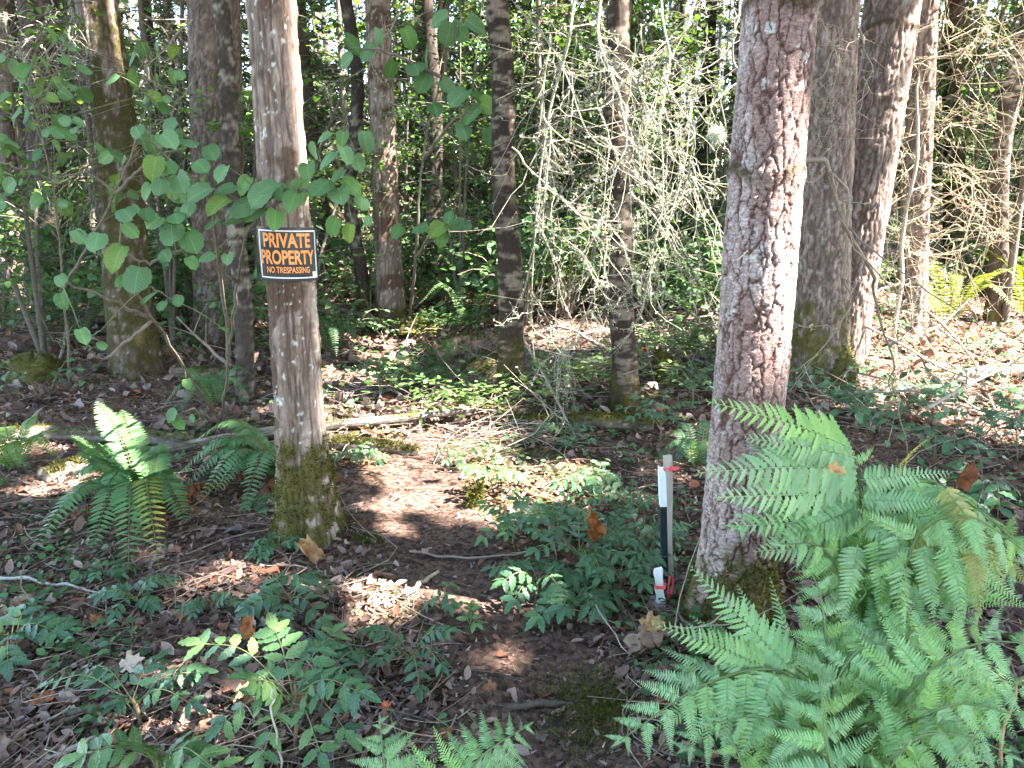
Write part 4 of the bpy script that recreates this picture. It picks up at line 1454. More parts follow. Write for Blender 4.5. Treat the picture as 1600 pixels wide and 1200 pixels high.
leafy_bush('maple_bush', 'broad-leaved bush with leaves beside the slender banded tree', 'bush', G(640, 520),
           [[(640, 520), (650, 400, 6.4), (660, 250, 6.0), (690, 120, 5.6), (720, 30, 5.4)], [(660, 250, 6.0), (720, 180, 5.6), (780, 190, 5.5)], [(650, 400, 6.4), (690, 350, 5.8), (730, 350, 5.6)], [(690, 120, 5.6), (600, 80, 5.5), (545, 75, 5.5)]],
           mp_leaves, lambda a, b: 5.55, 0.014)
ul_leaves = [(int(a), int(b), int(c)) for a, b, c in zip(rng.uniform(-10, 300, 130), rng.uniform(50, 340, 130), rng.uniform(12, 27, 130)) if not (140 < a < 200 and b < 240 and rng.uniform() < 0.7)]
leafy_bush('maple_bush', 'shaded green broad-leaved bush in front of the dark left trunks', 'bush', G(110, 600),
           [[(110, 600), (100, 450, 5.2), (80, 280, 4.8), (40, 120, 4.6)], [(100, 450, 5.2), (180, 300, 4.7), (250, 120, 4.6)], [(80, 280, 4.8), (20, 260, 4.6), (-30, 240, 4.6)], [(180, 300, 4.7), (130, 270, 4.6), (60, 290, 4.5)], [(180, 300, 4.7), (240, 250, 4.6), (290, 230, 4.5)]],
           ul_leaves, lambda a, b: 5.0, 0.011, 0.5)


# ------------------------------------------------------------------ bracken
def pinna_mesh(k, curl, col):
    mb = MB()
    npair = 21
    t = np.linspace(0, 1, 12)
    side = 0.03 * math.sin(k * 2.0)
    crv = np.stack([side * t * t, t, -curl * t ** 2], -1)
    tubes(mb, crv, np.linspace(0.006, 0.0015, 12), 4, np.array(col) * 1.05)
    T = leaf(11, 0.25, lambda u: np.clip(1.12 - u ** 2.2, 0.1, 1), 0.35, 0.2, 0.0, 0.26)
    u = np.linspace(0.05, 0.97, npair)
    for sd in (-1, 1):
        uu = u + (0.012 if sd > 0 else 0)
        O = np.stack([np.interp(uu, t, crv[:, i]) for i in range(3)], -1)
        L = 0.215 * np.clip(1.03 - uu, 0.03, 1) ** 0.72 * np.clip(0.75 + uu * 2.5, 0, 1) * (1 + 0.08 * rng.normal(size=npair))
        Y = np.stack([np.full(npair, sd * 0.93), 0.30 + 0.35 * uu, -0.12 - 0.15 * uu + 0.13 * rng.normal(size=npair)], -1)
        Nn = np.stack([0.2 * rng.normal(size=npair), 0.3 + 0.22 * rng.normal(size=npair), np.ones(npair)], -1)
        scatter(mb, T, O, nrm(Y), nrm(Nn), L, jit(col, npair, 0.1, 0.04))
    return mb.mesh('pinna', M['fern'])


PIN_P = [.19, .19, .18, .18, .13, .1, .03]
PIN = [pinna_mesh(k, c, col) for k, (c, col) in enumerate([(0.10, (0.264, 0.407, 0.210)), (0.22, (0.226, 0.385, 0.168)), (0.34, (0.248, 0.413, 0.158)), (0.16, (0.275, 0.429, 0.210)), (0.28, (0.275, 0.440, 0.137)), (0.05, (0.237, 0.396, 0.184)), (0.4, (0.34, 0.33, 0.1))])]


def frond(root, ctrl, Lmax, npairs, start, facing, prof=1.0, droop=0.25):
    pts = [A(*p) if len(p) == 3 else G(*p) for p in ctrl]
    c = spline(pts, 60)
    mb = MB()
    tubes(mb, c, np.linspace(0.0048, 0.0012, 60), 6, mixc((0.17, 0.2, 0.08), (0.17, 0.24, 0.11), np.linspace(0, 1, 60))[30])
    fr = mb.build('frond', M['fern'], root)
    seg = np.concatenate([[0], np.cumsum(np.linalg.norm(np.diff(c, axis=0), axis=1))])
    seg /= seg[-1]
    T = nrm(np.gradient(c, axis=0))
    for i, u in enumerate(np.linspace(start, 0.985, npairs)):
        w = (u - start) / (1 - start)
        L = Lmax * (min(1, 0.72 + w * 1.3)) * (1.02 - w) ** (0.75 * prof) + 0.012
        p = np.array([np.interp(u, seg, c[:, k]) for k in range(3)])
        tg = nrm(np.array([np.interp(u, seg, T[:, k]) for k in range(3)]))
        Nn = np.asarray(facing, float)
        Nn = nrm(Nn - tg * (Nn @ tg))
        S = np.cross(tg, Nn)
        for sd in (-1, 1):
            Y = nrm(S * sd * 0.9 + tg * (0.32 + 0.25 * w) + np.array([0, 0, -droop * rng.uniform(0.4, 1.2)]) + rng.normal(size=3) * 0.07)
            N2 = nrm(Nn + rng.normal(size=3) * 0.14)
            place('pinna', PIN[int(rng.choice(7, p=PIN_P))], fr, leaf_matrix(p + tg * 0.006 * sd, Y, N2, L * rng.uniform(0.92, 1.08), rng.uniform(0.92, 1.12)))
    # terminal tip
    place('pinna', PIN[0], fr, leaf_matrix(c[-2], T[-1], Nn, Lmax * 0.16))
    return fr


def pinna_at(fr, p0, p1, Nn=(0, -0.85, 0.55)):
    a, b = A(*p0), A(*p1)
    L = float(np.linalg.norm(b - a))
    place('pinna', PIN[int(rng.choice(7, p=PIN_P))], fr, leaf_matrix(a, nrm(b - a + [0, 0, 0.12 * L]), nrm(np.asarray(Nn) + rng.normal(size=3) * 0.08), L * 1.02, 1.05))


r1 = thing('bracken_fern', 'tall arching bracken fern in front of the reddish plated trunk', 'fern', G(1345, 1045))
fa = frond(r1, [(1345, 1045), (1350, 900, 1.98), (1345, 790, 1.95), (1335, 715, 1.96), (1290, 680, 2.0)], 0.2, 10, 0.5, (0.05, -0.7, 0.7), 1.0, 0.4)
for p0, p1 in [((1330, 700, 1.95), (1150, 643, 1.80)), ((1340, 730, 1.94), (1120, 757, 1.72)), ((1342, 770, 1.93), (1150, 808, 1.70)), ((1345, 810, 1.92), (1180, 850, 1.72)), ((1348, 850, 1.92), (1192, 884, 1.74)), ((1338, 715, 1.94), (1185, 700, 1.8)), ((1345, 790, 1.9), (1230, 870, 1.72)),
               ((1345, 750, 1.9), (1490, 750, 1.85)), ((1345, 780, 1.9), (1480, 800, 1.75)), ((1350, 820, 1.88), (1440, 880, 1.72))]:
    pinna_at(fa, p0, p1)
fb = frond(r1, [(1352, 1050), (1372, 870, 1.96), (1385, 770, 1.92), (1450, 750, 1.86), (1540, 805, 1.78), (1640, 900, 1.72)], 0.28, 15, 0.36, (0.2, -0.38, 0.92), 0.8, 0.5)
frond(r1, [(1356, 1055), (1400, 930, 1.8), (1440, 830, 1.72), (1520, 810, 1.66), (1640, 890, 1.6)], 0.24, 12, 0.35, (0.15, -0.42, 0.9), 0.8, 0.5)
frond(r1, [(1345, 1050), (1330, 960, 1.86), (1290, 860, 1.78), (1215, 850, 1.72)], 0.22, 9, 0.42, (-0.1, -0.7, 0.7))
for p0, p1 in [((1400, 830, 1.8), (1422, 1000, 1.66)), ((1440, 850, 1.76), (1464, 972, 1.64)), ((1480, 850, 1.74), (1516, 978, 1.6)), ((1520, 850, 1.72), (1545, 965, 1.6)), ((1370, 840, 1.8), (1388, 960, 1.7)), ((1470, 760, 1.8), (1590, 900, 1.6)), ((1340, 850, 1.8), (1322, 975, 1.68))]:
    pinna_at(fb, p0, p1, (0.1, -0.8, 0.6))
frond(r1, [(1365, 1055), (1440, 960, 1.85), (1500, 880, 1.8), (1580, 840, 1.78), (1680, 850, 1.74)], 0.24, 11, 0.3, (0.15, -0.45, 0.9), 0.8, 0.4)
frond(r1, [(1362, 1055), (1405, 910, 1.9), (1420, 820, 1.86), (1405, 760, 1.9), (1370, 730, 1.98)], 0.24, 10, 0.42, (0.1, -0.6, 0.8), 0.9, 0.45)
r2 = thing('bracken_fern', 'pale green bracken fern filling the lower right corner', 'fern', G(1330, 1165))
frond(r2, [(1320, 1165), (1296, 1095, 1.68), (1292, 1010, 1.66), (1282, 930, 1.70), (1262, 885, 1.76)], 0.20, 9, 0.28, (0.0, -0.7, 0.7))
fd = frond(r2, [(1322, 1168), (1275, 1085, 1.64), (1200, 1045, 1.58), (1090, 1075, 1.52), (968, 1158, 1.46)], 0.25, 13, 0.30, (-0.15, -0.62, 0.75), 0.85, 0.3)
frond(r2, [(1335, 1175), (1320, 1240, 1.36), (1296, 1180, 1.36), (1285, 1090, 1.42), (1276, 1035, 1.5)], 0.26, 11, 0.35, (-0.05, -0.55, 0.83))
frond(r2, [(1345, 1165), (1378, 1130, 1.6), (1445, 1055, 1.52), (1530, 1005, 1.45), (1650, 1010, 1.38)], 0.23, 12, 0.22, (0.12, -0.6, 0.78), 0.8, 0.35)
frond(r2, [(1340, 1175), (1200, 1230, 1.36), (1150, 1170, 1.4), (1120, 1110, 1.46)], 0.17, 9, 0.35, (-0.1, -0.6, 0.8))
frond(r2, [(1350, 1175), (1430, 1270, 1.28), (1480, 1200, 1.28), (1540, 1130, 1.32)], 0.2, 9, 0.3, (0.1, -0.55, 0.83))
frond(r2, [(1350, 1175), (1330, 1300, 1.2), (1370, 1230, 1.22), (1420, 1160, 1.3)], 0.18, 9, 0.3, (0.1, -0.55, 0.83))
for p0, p1 in [((1235, 1045, 1.6), (1085, 913, 1.62)), ((1200, 1045, 1.58), (1042, 990, 1.56)), ((1150, 1060, 1.55), (1085, 1165, 1.45)), ((1210, 1050, 1.57), (1160, 1190, 1.42)), ((1115, 1075, 1.53), (1030, 1150, 1.46))]:
    pinna_at(fd, p0, p1)
frond(r2, [(1345, 1170), (1420, 1130, 1.5), (1500, 1100, 1.42), (1600, 1120, 1.35)], 0.2, 10, 0.25, (0.1, -0.6, 0.8), 0.8, 0.3)
frond(r2, [(1335, 1172), (1310, 1200, 1.45), (1250, 1150, 1.42), (1190, 1120, 1.46), (1110, 1130, 1.46)], 0.2, 10, 0.3, (-0.1, -0.6, 0.8), 0.85, 0.3)
frond(r2, [(1340, 1172), (1360, 1100, 1.66), (1400, 1010, 1.66), (1470, 970, 1.66), (1560, 985, 1.62)], 0.2, 10, 0.3, (0.1, -0.65, 0.75), 0.85, 0.35)
for root_, base_, lists in ((r1, (1350, 1050), [[(1345, 880, 2.06), (1325, 770, 2.04), (1260, 715, 2.0), (1180, 700, 1.96)], [(1350, 870, 2.05), (1300, 820, 1.98), (1220, 800, 1.92), (1150, 825, 1.86)], [(1385, 880, 2.05), (1440, 800, 2.0), (1520, 800, 1.96), (1610, 860, 1.9)],
                                                        [(1400, 930, 1.98), (1470, 860, 1.92), (1550, 860, 1.86), (1640, 930, 1.8)], [(1380, 930, 1.95), (1430, 880, 1.9), (1480, 900, 1.84), (1530, 960, 1.8)], [(1350, 920, 1.95), (1380, 850, 1.92), (1430, 830, 1.9), (1480, 850, 1.86)]]),
                            (r2, (1335, 1172), [[(1280, 1110, 1.74), (1220, 1060, 1.7), (1140, 1040, 1.66), (1060, 1060, 1.62)], [(1300, 1100, 1.74), (1330, 1020, 1.74), (1380, 980, 1.74), (1440, 990, 1.72)], [(1400, 1130, 1.62), (1470, 1080, 1.58), (1540, 1060, 1.54), (1630, 1080, 1.5)],
                                                [(1300, 1150, 1.6), (1230, 1120, 1.56), (1150, 1130, 1.52), (1070, 1170, 1.5)], [(1380, 1190, 1.42), (1440, 1150, 1.4), (1510, 1150, 1.38), (1580, 1180, 1.34)], [(1300, 1130, 1.6), (1310, 1060, 1.58), (1350, 1010, 1.6), (1400, 1010, 1.6)]])):
    for c_ in lists:
        frond(root_, [base_] + c_, 0.22, 11, 0.34, (0.12 * (1 if c_[-1][0] > 1340 else -1), -0.5, 0.86), 0.8, 0.4)
r3 = thing('bracken_fern', 'two small bracken fronds poking in at the bottom centre', 'fern', G(690, 1290))
frond(r3, [(640, 1330), (610, 1250, 1.42), (600, 1190, 1.44), (594, 1128, 1.5)], 0.17, 10, 0.3, (0, -0.6, 0.8))
frond(r3, [(690, 1330), (720, 1240, 1.4), (755, 1180, 1.44), (822, 1135, 1.5)], 0.19, 11, 0.3, (0.1, -0.6, 0.8))


# ------------------------------------------------------------------ sword ferns
def sword_frond(c0, mid, tip, width, col, npair=32, brown=False):
    c = spline([c0, mid, tip], 40)
    mb = MB()
    tubes(mb, c, np.linspace(0.0035, 0.001, 40), 4, (0.16, 0.12, 0.06))
    T = nrm(np.gradient(c, axis=0))
    side = nrm(np.cross(T, [0, 0, 1.0]))
    up = np.cross(side, T)
    TL = leaf(3, 0.25, lambda u: np.clip(1.05 - u ** 2, 0.1, 1), 0.25, 0.12)
    u = np.linspace(0.1, 0.985, npair)
    O = np.stack([np.interp(u * 39, np.arange(40), c[:, k]) for k in range(3)], -1)
    Tu = np.stack([np.interp(u * 39, np.arange(40), T[:, k]) for k in range(3)], -1)
    Su = np.stack([np.interp(u * 39, np.arange(40), side[:, k]) for k in range(3)], -1)
    Uu = np.stack([np.interp(u * 39, np.arange(40), up[:, k]) for k in range(3)], -1)
    L = width * np.clip(np.sin(math.pi * (0.12 + 0.88 * u)) ** 0.55, 0.05, 1) * (1 - 0.25 * u)
    for sd in (-1, 1):
        Y = nrm(Su * sd + Tu * 0.28 + Uu * (-0.1 if not brown else -0.5) + rng.normal(size=Su.shape) * (0.05 if not brown else 0.3))
        scatter(mb, TL, O, Y, nrm(Uu + rng.normal(size=Su.shape) * 0.12), L, jit(col, npair, 0.14, 0.05))
    return mb


def sword_fern(label, base, fronds, width=0.075, col=(0.075, 0.165, 0.055), arch=0.22, group=None, brown=0):
    base = np.asarray(base, float)
    root = thing('sword_fern', label, 'fern', base, group)
    for f in fronds:
        tip = np.asarray(f[:3], float)
        cc = f[3] if len(f) > 3 else col
        mid = base * 0.5 + tip * 0.5
        L = np.linalg.norm(tip - base)
        mid = mid + np.array([0, 0, arch * L + 0.05]) * (1.0 if tip[2] - base[2] < 0.6 * L else 0.4)
        sword_frond(base + rng.normal(size=3) * [0.015, 0.015, 0], mid, tip, width * rng.uniform(0.85, 1.1), np.asarray(cc) * rng.uniform(0.85, 1.15)).build('frond', M['fern'], root)
    for k in range(brown):
        a = rng.uniform(-3.6, 0.6)
        L = rng.uniform(0.3, 0.5)
        tip = base + [math.cos(a) * L, math.sin(a) * L, 0]
        tip[2] = H(tip[0], tip[1]) + 0.02
        mid = (base + tip) / 2
        mid[2] += 0.07
        sword_frond(base, mid, tip, width * 0.7, (0.17, 0.065, 0.03), 26, True).build('dead_frond', M['litter'], root)
    return root


b = G(232, 792)
sword_fern('large sword fern left of the signed tree with one frond tip in sun', b, [tuple(AG(*p)) for p in [(152, 627, 3.55), (190, 640, 3.7), (112, 680, 3.5), (120, 705, 3.4), (104, 748, 3.25), (142, 858, 2.98), (42, 868, 2.95), (222, 852, 2.92), (292, 818, 3.05), (200, 892, 2.85), (160, 770, 3.1), (255, 690, 3.7), (90, 800, 3.05), (185, 700, 3.6), (275, 770, 3.2)]] + [tuple(AG(250, 895, 2.84)) + ((0.2, 0.23, 0.05),)], 0.098, (0.085, 0.18, 0.06), 0.24, brown=10)
b = G(452, 748)
sword_fern('sword fern spreading from behind the signed tree\'s foot', b, [tuple(AG(*p)) for p in [(352, 655, 3.9), (268, 748, 3.6), (283, 766, 3.5), (305, 788, 3.4), (300, 690, 3.85), (330, 715, 3.7), (380, 800, 3.35), (395, 690, 3.9), (360, 740, 3.6), (310, 730, 3.6), (335, 770, 3.5)]], 0.1, (0.095, 0.195, 0.075), 0.3, brown=6)


def ring_fern(label, base, n, L, width, col, zl=0.35, group=None):
    a = np.arange(n) * 6.283 / n + rng.uniform(0, 1)
    f = [(base[0] + math.cos(q) * L * (0.8 + .3 * rng.uniform()), base[1] + math.sin(q) * L * (0.8 + .3 * rng.uniform()), base[2] + zl * L * rng.uniform(0.2, 1.5)) for q in a]
    return sword_fern(label, base, f, width, col, 0.42, group)


SUNF = (0.24, 0.33, 0.05)  # lighter, yellower fronds: strong sun put into the colour
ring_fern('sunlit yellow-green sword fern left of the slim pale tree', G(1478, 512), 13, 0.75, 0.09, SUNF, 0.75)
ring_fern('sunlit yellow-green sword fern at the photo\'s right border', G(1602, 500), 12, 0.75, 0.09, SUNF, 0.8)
ring_fern('small pale fern at the left border above the sticks', G(25, 735), 8, 0.26, 0.06, (0.14, 0.24, 0.07), 0.8)
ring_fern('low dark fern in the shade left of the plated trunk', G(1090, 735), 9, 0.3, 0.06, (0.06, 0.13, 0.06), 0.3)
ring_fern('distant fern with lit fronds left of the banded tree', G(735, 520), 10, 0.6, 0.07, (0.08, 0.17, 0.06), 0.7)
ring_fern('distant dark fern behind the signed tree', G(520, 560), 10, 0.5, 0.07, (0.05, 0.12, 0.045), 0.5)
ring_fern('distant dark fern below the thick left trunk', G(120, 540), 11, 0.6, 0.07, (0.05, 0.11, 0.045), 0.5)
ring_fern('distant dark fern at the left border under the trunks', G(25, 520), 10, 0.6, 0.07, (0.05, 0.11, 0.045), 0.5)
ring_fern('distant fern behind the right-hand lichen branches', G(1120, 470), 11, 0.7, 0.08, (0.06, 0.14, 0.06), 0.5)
ring_fern('dim fern between the mossy and the thin stem', G(335, 640), 8, 0.35, 0.06, (0.06, 0.14, 0.05), 0.4)


# ------------------------------------------------------------------ low evergreen plants
def leaflet_mesh(col, spiny=0.16, w=0.5):
    n = 8
    T = leaf(n, w, lambda u: np.sin(math.pi * np.clip(u, 0, 1) ** 0.85) ** 0.7, 0.22, 0.18, 0.15, spiny)
    return MB().add(T[0], T[1], np.asarray(col)).mesh('leaflet', M['glossy'])


MAH = [leaflet_mesh(c, 0.13, 0.43) for c in [(0.075, 0.165, 0.07), (0.055, 0.125, 0.055), (0.10, 0.2, 0.075), (0.14, 0.24, 0.08), (0.07, 0.15, 0.078)]]
SAL = [leaflet_mesh(c, 0.03, 0.62) for c in [(0.085, 0.185, 0.085), (0.07, 0.155, 0.07), (0.10, 0.21, 0.085), (0.065, 0.14, 0.075)]]


def grape_plant(label, base, leaves, group=None, pick=(0, 1, 2, 4), stem_h=None):
    """low shrub with compound leaves: stem, then per leaf (tip, pairs, leaflet length)"""
    base = np.asarray(base, float)
    root = thing('evergreen_plant', label, 'plant', base, group)
    var = rng.uniform(0.72, 1.15)
    leaves = [(a_, b_, c_ * (var if 'tall' not in label else 1.0)) for a_, b_, c_ in leaves]
    hs = stem_h if stem_h is not None else 0.12
    top = base + [rng.normal() * 0.01, rng.normal() * 0.01, hs]
    mb = MB()
    tubes(mb, spline([base - [0, 0, 0.03], base * 0.5 + top * 0.5 + [0.008, 0, 0], top], 8), np.linspace(0.006, 0.004, 8), 6, (0.2, 0.14, 0.08))
    mb.build('stem', M['twig'], root)
    for (tip, pairs, ll) in leaves:
        pairs, ll = pairs + 1, ll * 1.22
        tip = np.asarray(tip, float)
        L = np.linalg.norm(tip - top)
        st = base + (top - base) * rng.uniform(0.6, 1.0)
        mid = st * 0.5 + tip * 0.5 + [0, 0, 0.22 * L]
        c = spline([st, mid, tip], 24)
        lb = MB()
        tubes(lb, c, np.linspace(0.0022, 0.0012, 24), 4, (0.2, 0.22, 0.08))
        lf = lb.build('leaf', M['glossy'], root)
        T = nrm(np.gradient(c, axis=0))
        for i in range(pairs):
            u = 0.3 + 0.66 * i / max(1, pairs - 1) if pairs > 1 else 0.6
            k = int(u * 23)
            up = nrm(np.array([0, -0.3, 1.0]) - T[k] * (T[k] @ [0, -0.3, 1.0]))
            S = np.cross(T[k], up)
            for sd in (-1, 1):
                Y = nrm(S * sd * 0.85 + T[k] * 0.5 + rng.normal(size=3) * 0.12 + [0, 0, -0.12])
                place('leaflet', MAH[int(rng.choice(pick))], lf, leaf_matrix(c[k], Y, nrm(up + rng.normal(size=3) * 0.2), ll * rng.uniform(0.8, 1.15)))
        place('leaflet', MAH[int(rng.choice(pick))], lf, leaf_matrix(c[-1], T[-1], nrm(np.array([0, -0.3, 1.0])), ll * 1.1))
    return root


def auto_leaves(base, n, L, ll, h, a0=0.0, a1=6.283, pairs=(3, 5)):
    r_ = []
    for k in range(n):
        a = a0 + (a1 - a0) * (k + rng.uniform(0.1, 0.9)) / n
        q = L * rng.uniform(0.75, 1.15)
        r_.append(((base[0] + math.cos(a) * q, base[1] + math.sin(a) * q, base[2] + h * rng.uniform(0.5, 1.3)), int(rng.integers(pairs[0], pairs[1] + 1)), ll))
    return r_


b = G(458, 1165)
grape_plant('upright light green spiny-leaved plant in the foreground, tallest of its kind', b, [(AG(315, 1005, 1.83), 4, .055), (AG(350, 1130, 1.66), 3, .05), (AG(560, 1080, 1.72), 4, .05), (AG(520, 990, 1.95), 4, .05), (AG(430, 985, 1.9), 4, .055), (AG(410, 1180, 1.6), 3, .05), (AG(500, 1175, 1.6), 3, .045), (AG(390, 1060, 1.7), 4, .05), (AG(540, 1140, 1.66), 3, .05)], pick=(0, 2, 2, 3, 4), stem_h=0.2)
b = G(218, 1135)
grape_plant('dark glossy spiny-leaved plant in the lower left foreground', b, [(AG(75, 1068, 1.9), 5, .045), (AG(150, 1045, 1.95), 4, .045), (AG(310, 1050, 1.9), 5, .05), (AG(245, 1030, 1.95), 3, .055), (AG(180, 1100, 1.8), 3, .045), (AG(300, 1100, 1.78), 3, .05)], pick=(0, 1, 4), stem_h=0.1)
b = G(245, 1235)
grape_plant('bright glossy plant cut by the bottom border at left', b, [(AG(130, 1180, 1.6), 4, .05), (AG(215, 1165, 1.58), 4, .055), (AG(300, 1185, 1.56), 4, .05), (AG(340, 1205, 1.5), 3, .05)], pick=(2, 3, 3), stem_h=0.1)
b = G(455, 975)
grape_plant('low bluish glossy plant behind the tall foreground plant', b, auto_leaves(b, 7, 0.16, .045, 0.10), pick=(0, 1, 4))
b = G(645, 1045)
grape_plant('low plant with drooping toothed leaves beside the trail', b, [(AG(580, 985, 2.1), 5, .042), (AG(700, 985, 2.12), 5, .042), (AG(655, 1075, 1.93), 4, .045), (AG(590, 1030, 2.0), 4, .042), (AG(690, 1040, 2.0), 4, .04)], pick=(0, 1, 4), stem_h=0.06)
b = G(695, 965)
grape_plant('small upright sprig on the trail edge', b, auto_leaves(b, 3, 0.08, .03, 0.08, pairs=(2, 3)), pick=(0, 1))
b = G(735, 985)
grape_plant('tiny yellow-green sprout standing on the bare trail', b, auto_leaves(b, 3, 0.045, .035, 0.06, pairs=(1, 2)), pick=(3, 3), stem_h=0.03)
for k, (px, py, n, L, ll, h, lab) in enumerate([
        (835, 935, 8, .17, .045, .12, 'spiny-leaved plant at the trail-side corner of the central patch'), (905, 900, 9, .19, .045, .16, 'spiny-leaved plant in the middle of the central patch'), (965, 930, 8, .17, .045, .13, 'spiny-leaved plant next to the short grey stake'),
        (860, 850, 8, .18, .042, .16, 'spiny-leaved plant around the hanging rusty leaf'), (800, 850, 7, .16, .04, .14, 'pale lit plant at the left end of the central patch'), (950, 860, 8, .18, .042, .14, 'spiny-leaved plant left of the marker post'),
        (895, 960, 8, .15, .05, .08, 'low plant at the front of the central patch'), (985, 810, 8, .18, .04, .14, 'spiny-leaved plant behind the marker post'), (1000, 870, 7, .16, .042, .12, 'plant touching the marker post'),
        (770, 770, 7, .15, .035, .12, 'pale plant by the mossy stub on the trail'), (725, 725, 7, .17, .035, .1, 'sunlit small-leaved plant above the mossy stub'), (560, 730, 6, .15, .035, .08, 'small plant under the end of the fallen trunk'),
        (435, 862, 6, .1, .03, .06, 'small toothed sprig left of the signed tree\'s foot'), (1030, 690, 8, .25, .04, .22, 'leafy plant behind the wooden lath'), (1080, 640, 8, .28, .045, .25, 'leafy plant left of the plated trunk, higher up'),
        (880, 690, 6, .2, .035, .08, 'low plant below the mossy log'), (930, 770, 7, .18, .035, .1, 'low plant between the mossy log and the post'), (30, 1015, 7, .17, .05, .08, 'soft plant at the left border in front of the white stick'),
        (215, 950, 6, .11, .035, .06, 'small plant at the end of the white stick'), (165, 905, 6, .1, .035, .05, 'small plant below the large sword fern'), (330, 960, 6, .1, .03, .05, 'small plant by the rusty upright leaf'), (400, 795, 4, .07, .035, .05, 'sprig at the second sword fern\'s front'),
        (690, 600, 6, .2, .04, .1, 'small plant beyond the fallen trunk'), (525, 1060, 6, .12, .04, .06, 'low filler plant right of the tall foreground plant')]):
    b = G(px, py)
    grape_plant(lab, b, auto_leaves(b, n, L, ll, h), pick=(0, 1, 4, 0) if k not in (4, 9, 10) else (2, 3, 0), stem_h=h * 0.7)  # lit plants get paler leaflets, sunlight put into their colour


def salal_plant(label, base, nst, L, ll, hz=0.6, group=None, pick=(0, 1, 2, 3), big=True):
    base = np.asarray(base, float)
    root = thing('leafy_shrub', label, 'shrub', base, group)
    jb = MB()
    for k in range(nst):
        a = rng.uniform(0, 6.283)
        q = L * rng.uniform(0.6, 1.1)
        tip = base + [math.cos(a) * q, math.sin(a) * q, q * hz * rng.uniform(0.4, 1.2)]
        c = spline([base + rng.normal(size=3) * [.03, .03, 0], (base + tip) / 2 + [0, 0, q * 0.3], tip], 20)
        mb = MB()
        tubes(mb, c, np.linspace(0.0035, 0.0015, 20), 4, (0.17, 0.13, 0.08))
        stm = mb.build('stem', M['twig'], root)
        T = nrm(np.gradient(c, axis=0))
        for i in range(7):
            u = int(5 + i * 14 / 6)
            S = nrm(np.cross(T[u], [0, 0, 1.0])) * (1 if i % 2 else -1)
            Y = nrm(S * 0.9 + T[u] * 0.5 + [0, 0, -0.1] + rng.normal(size=3) * 0.2)
            place('leaf', SAL[int(rng.choice(pick))], stm if False else root, leaf_matrix(c[u], Y, nrm([rng.normal() * .25, -0.35 + rng.normal() * .2, 1]), ll * rng.uniform(0.7, 1.15)))
    return root


for (px, py, n, L, ll, lab) in [(1290, 640, 7, .42, .075, 'dark glossy shrub right behind the plated trunk'), (1370, 680, 7, .42, .07, 'glossy shrub behind the tall bracken'), (1460, 720, 7, .4, .07, 'leafy shrub under the fallen right-hand branches'),
                                (1540, 780, 6, .35, .07, 'broad-leaved shrub by the big rusty leaf'), (1590, 720, 6, .4, .07, 'shrub at the right border above the bracken'), (1480, 640, 6, .45, .07, 'sunlit shrub in front of the slim pale tree'),
                                (1350, 590, 6, .4, .07, 'shrub at the foot of the leaning tree'), (1580, 600, 6, .5, .07, 'pale sunlit shrub at the right border, farther back'), (1110, 600, 6, .35, .05, 'small-leaved shrub left of the plated trunk'),
                                (700, 480, 6, .6, .07, 'distant leafy shrub near the lit ground'), (540, 540, 6, .5, .06, 'dark low shrub at the straight grey tree'), (70, 620, 6, .5, .06, 'dark low shrub by the mossy stump'), (300, 560, 6, .5, .06, 'dark low shrub behind the hazel stems'),
                                (1060, 470, 6, .6, .08, 'shaded shrub between the lichen branches and the plated trunk'), (640, 490, 5, .5, .06, 'low shrub at the root of the straight grey tree'), (1560, 1130, 4, .2, .05, 'small plant in the bottom right corner'),
                                (1420, 640, 7, .5, .075, 'dark leafy shrub in front of the leaning tree'), (1520, 690, 7, .5, .075, 'dark leafy shrub below the bleached log'), (1590, 650, 7, .5, .075, 'dark leafy shrub at the right border, mid height'),
                                (1440, 560, 6, .5, .07, 'leafy shrub before the trunk with curly twigs'), (1330, 640, 6, .4, .07, 'dark shrub between the mossy lump and the tall bracken'), (1540, 560, 6, .5, .07, 'leafy shrub at the foot of the slim pale tree')]:
    salal_plant(lab, G(px, py), n, L, ll)


# ------------------------------------------------------------------ dead limbs, crusted with lichen
def wander(P, amp):
    n = len(P)
    k = np.linspace(0, 1, n)
    w = np.stack([np.interp(k, np.linspace(0, 1, 9), rng.normal(size=9)) for _ in range(3)], -1)
    return P + w * amp * np.sin(k * math.pi)[:, None] ** 0.5


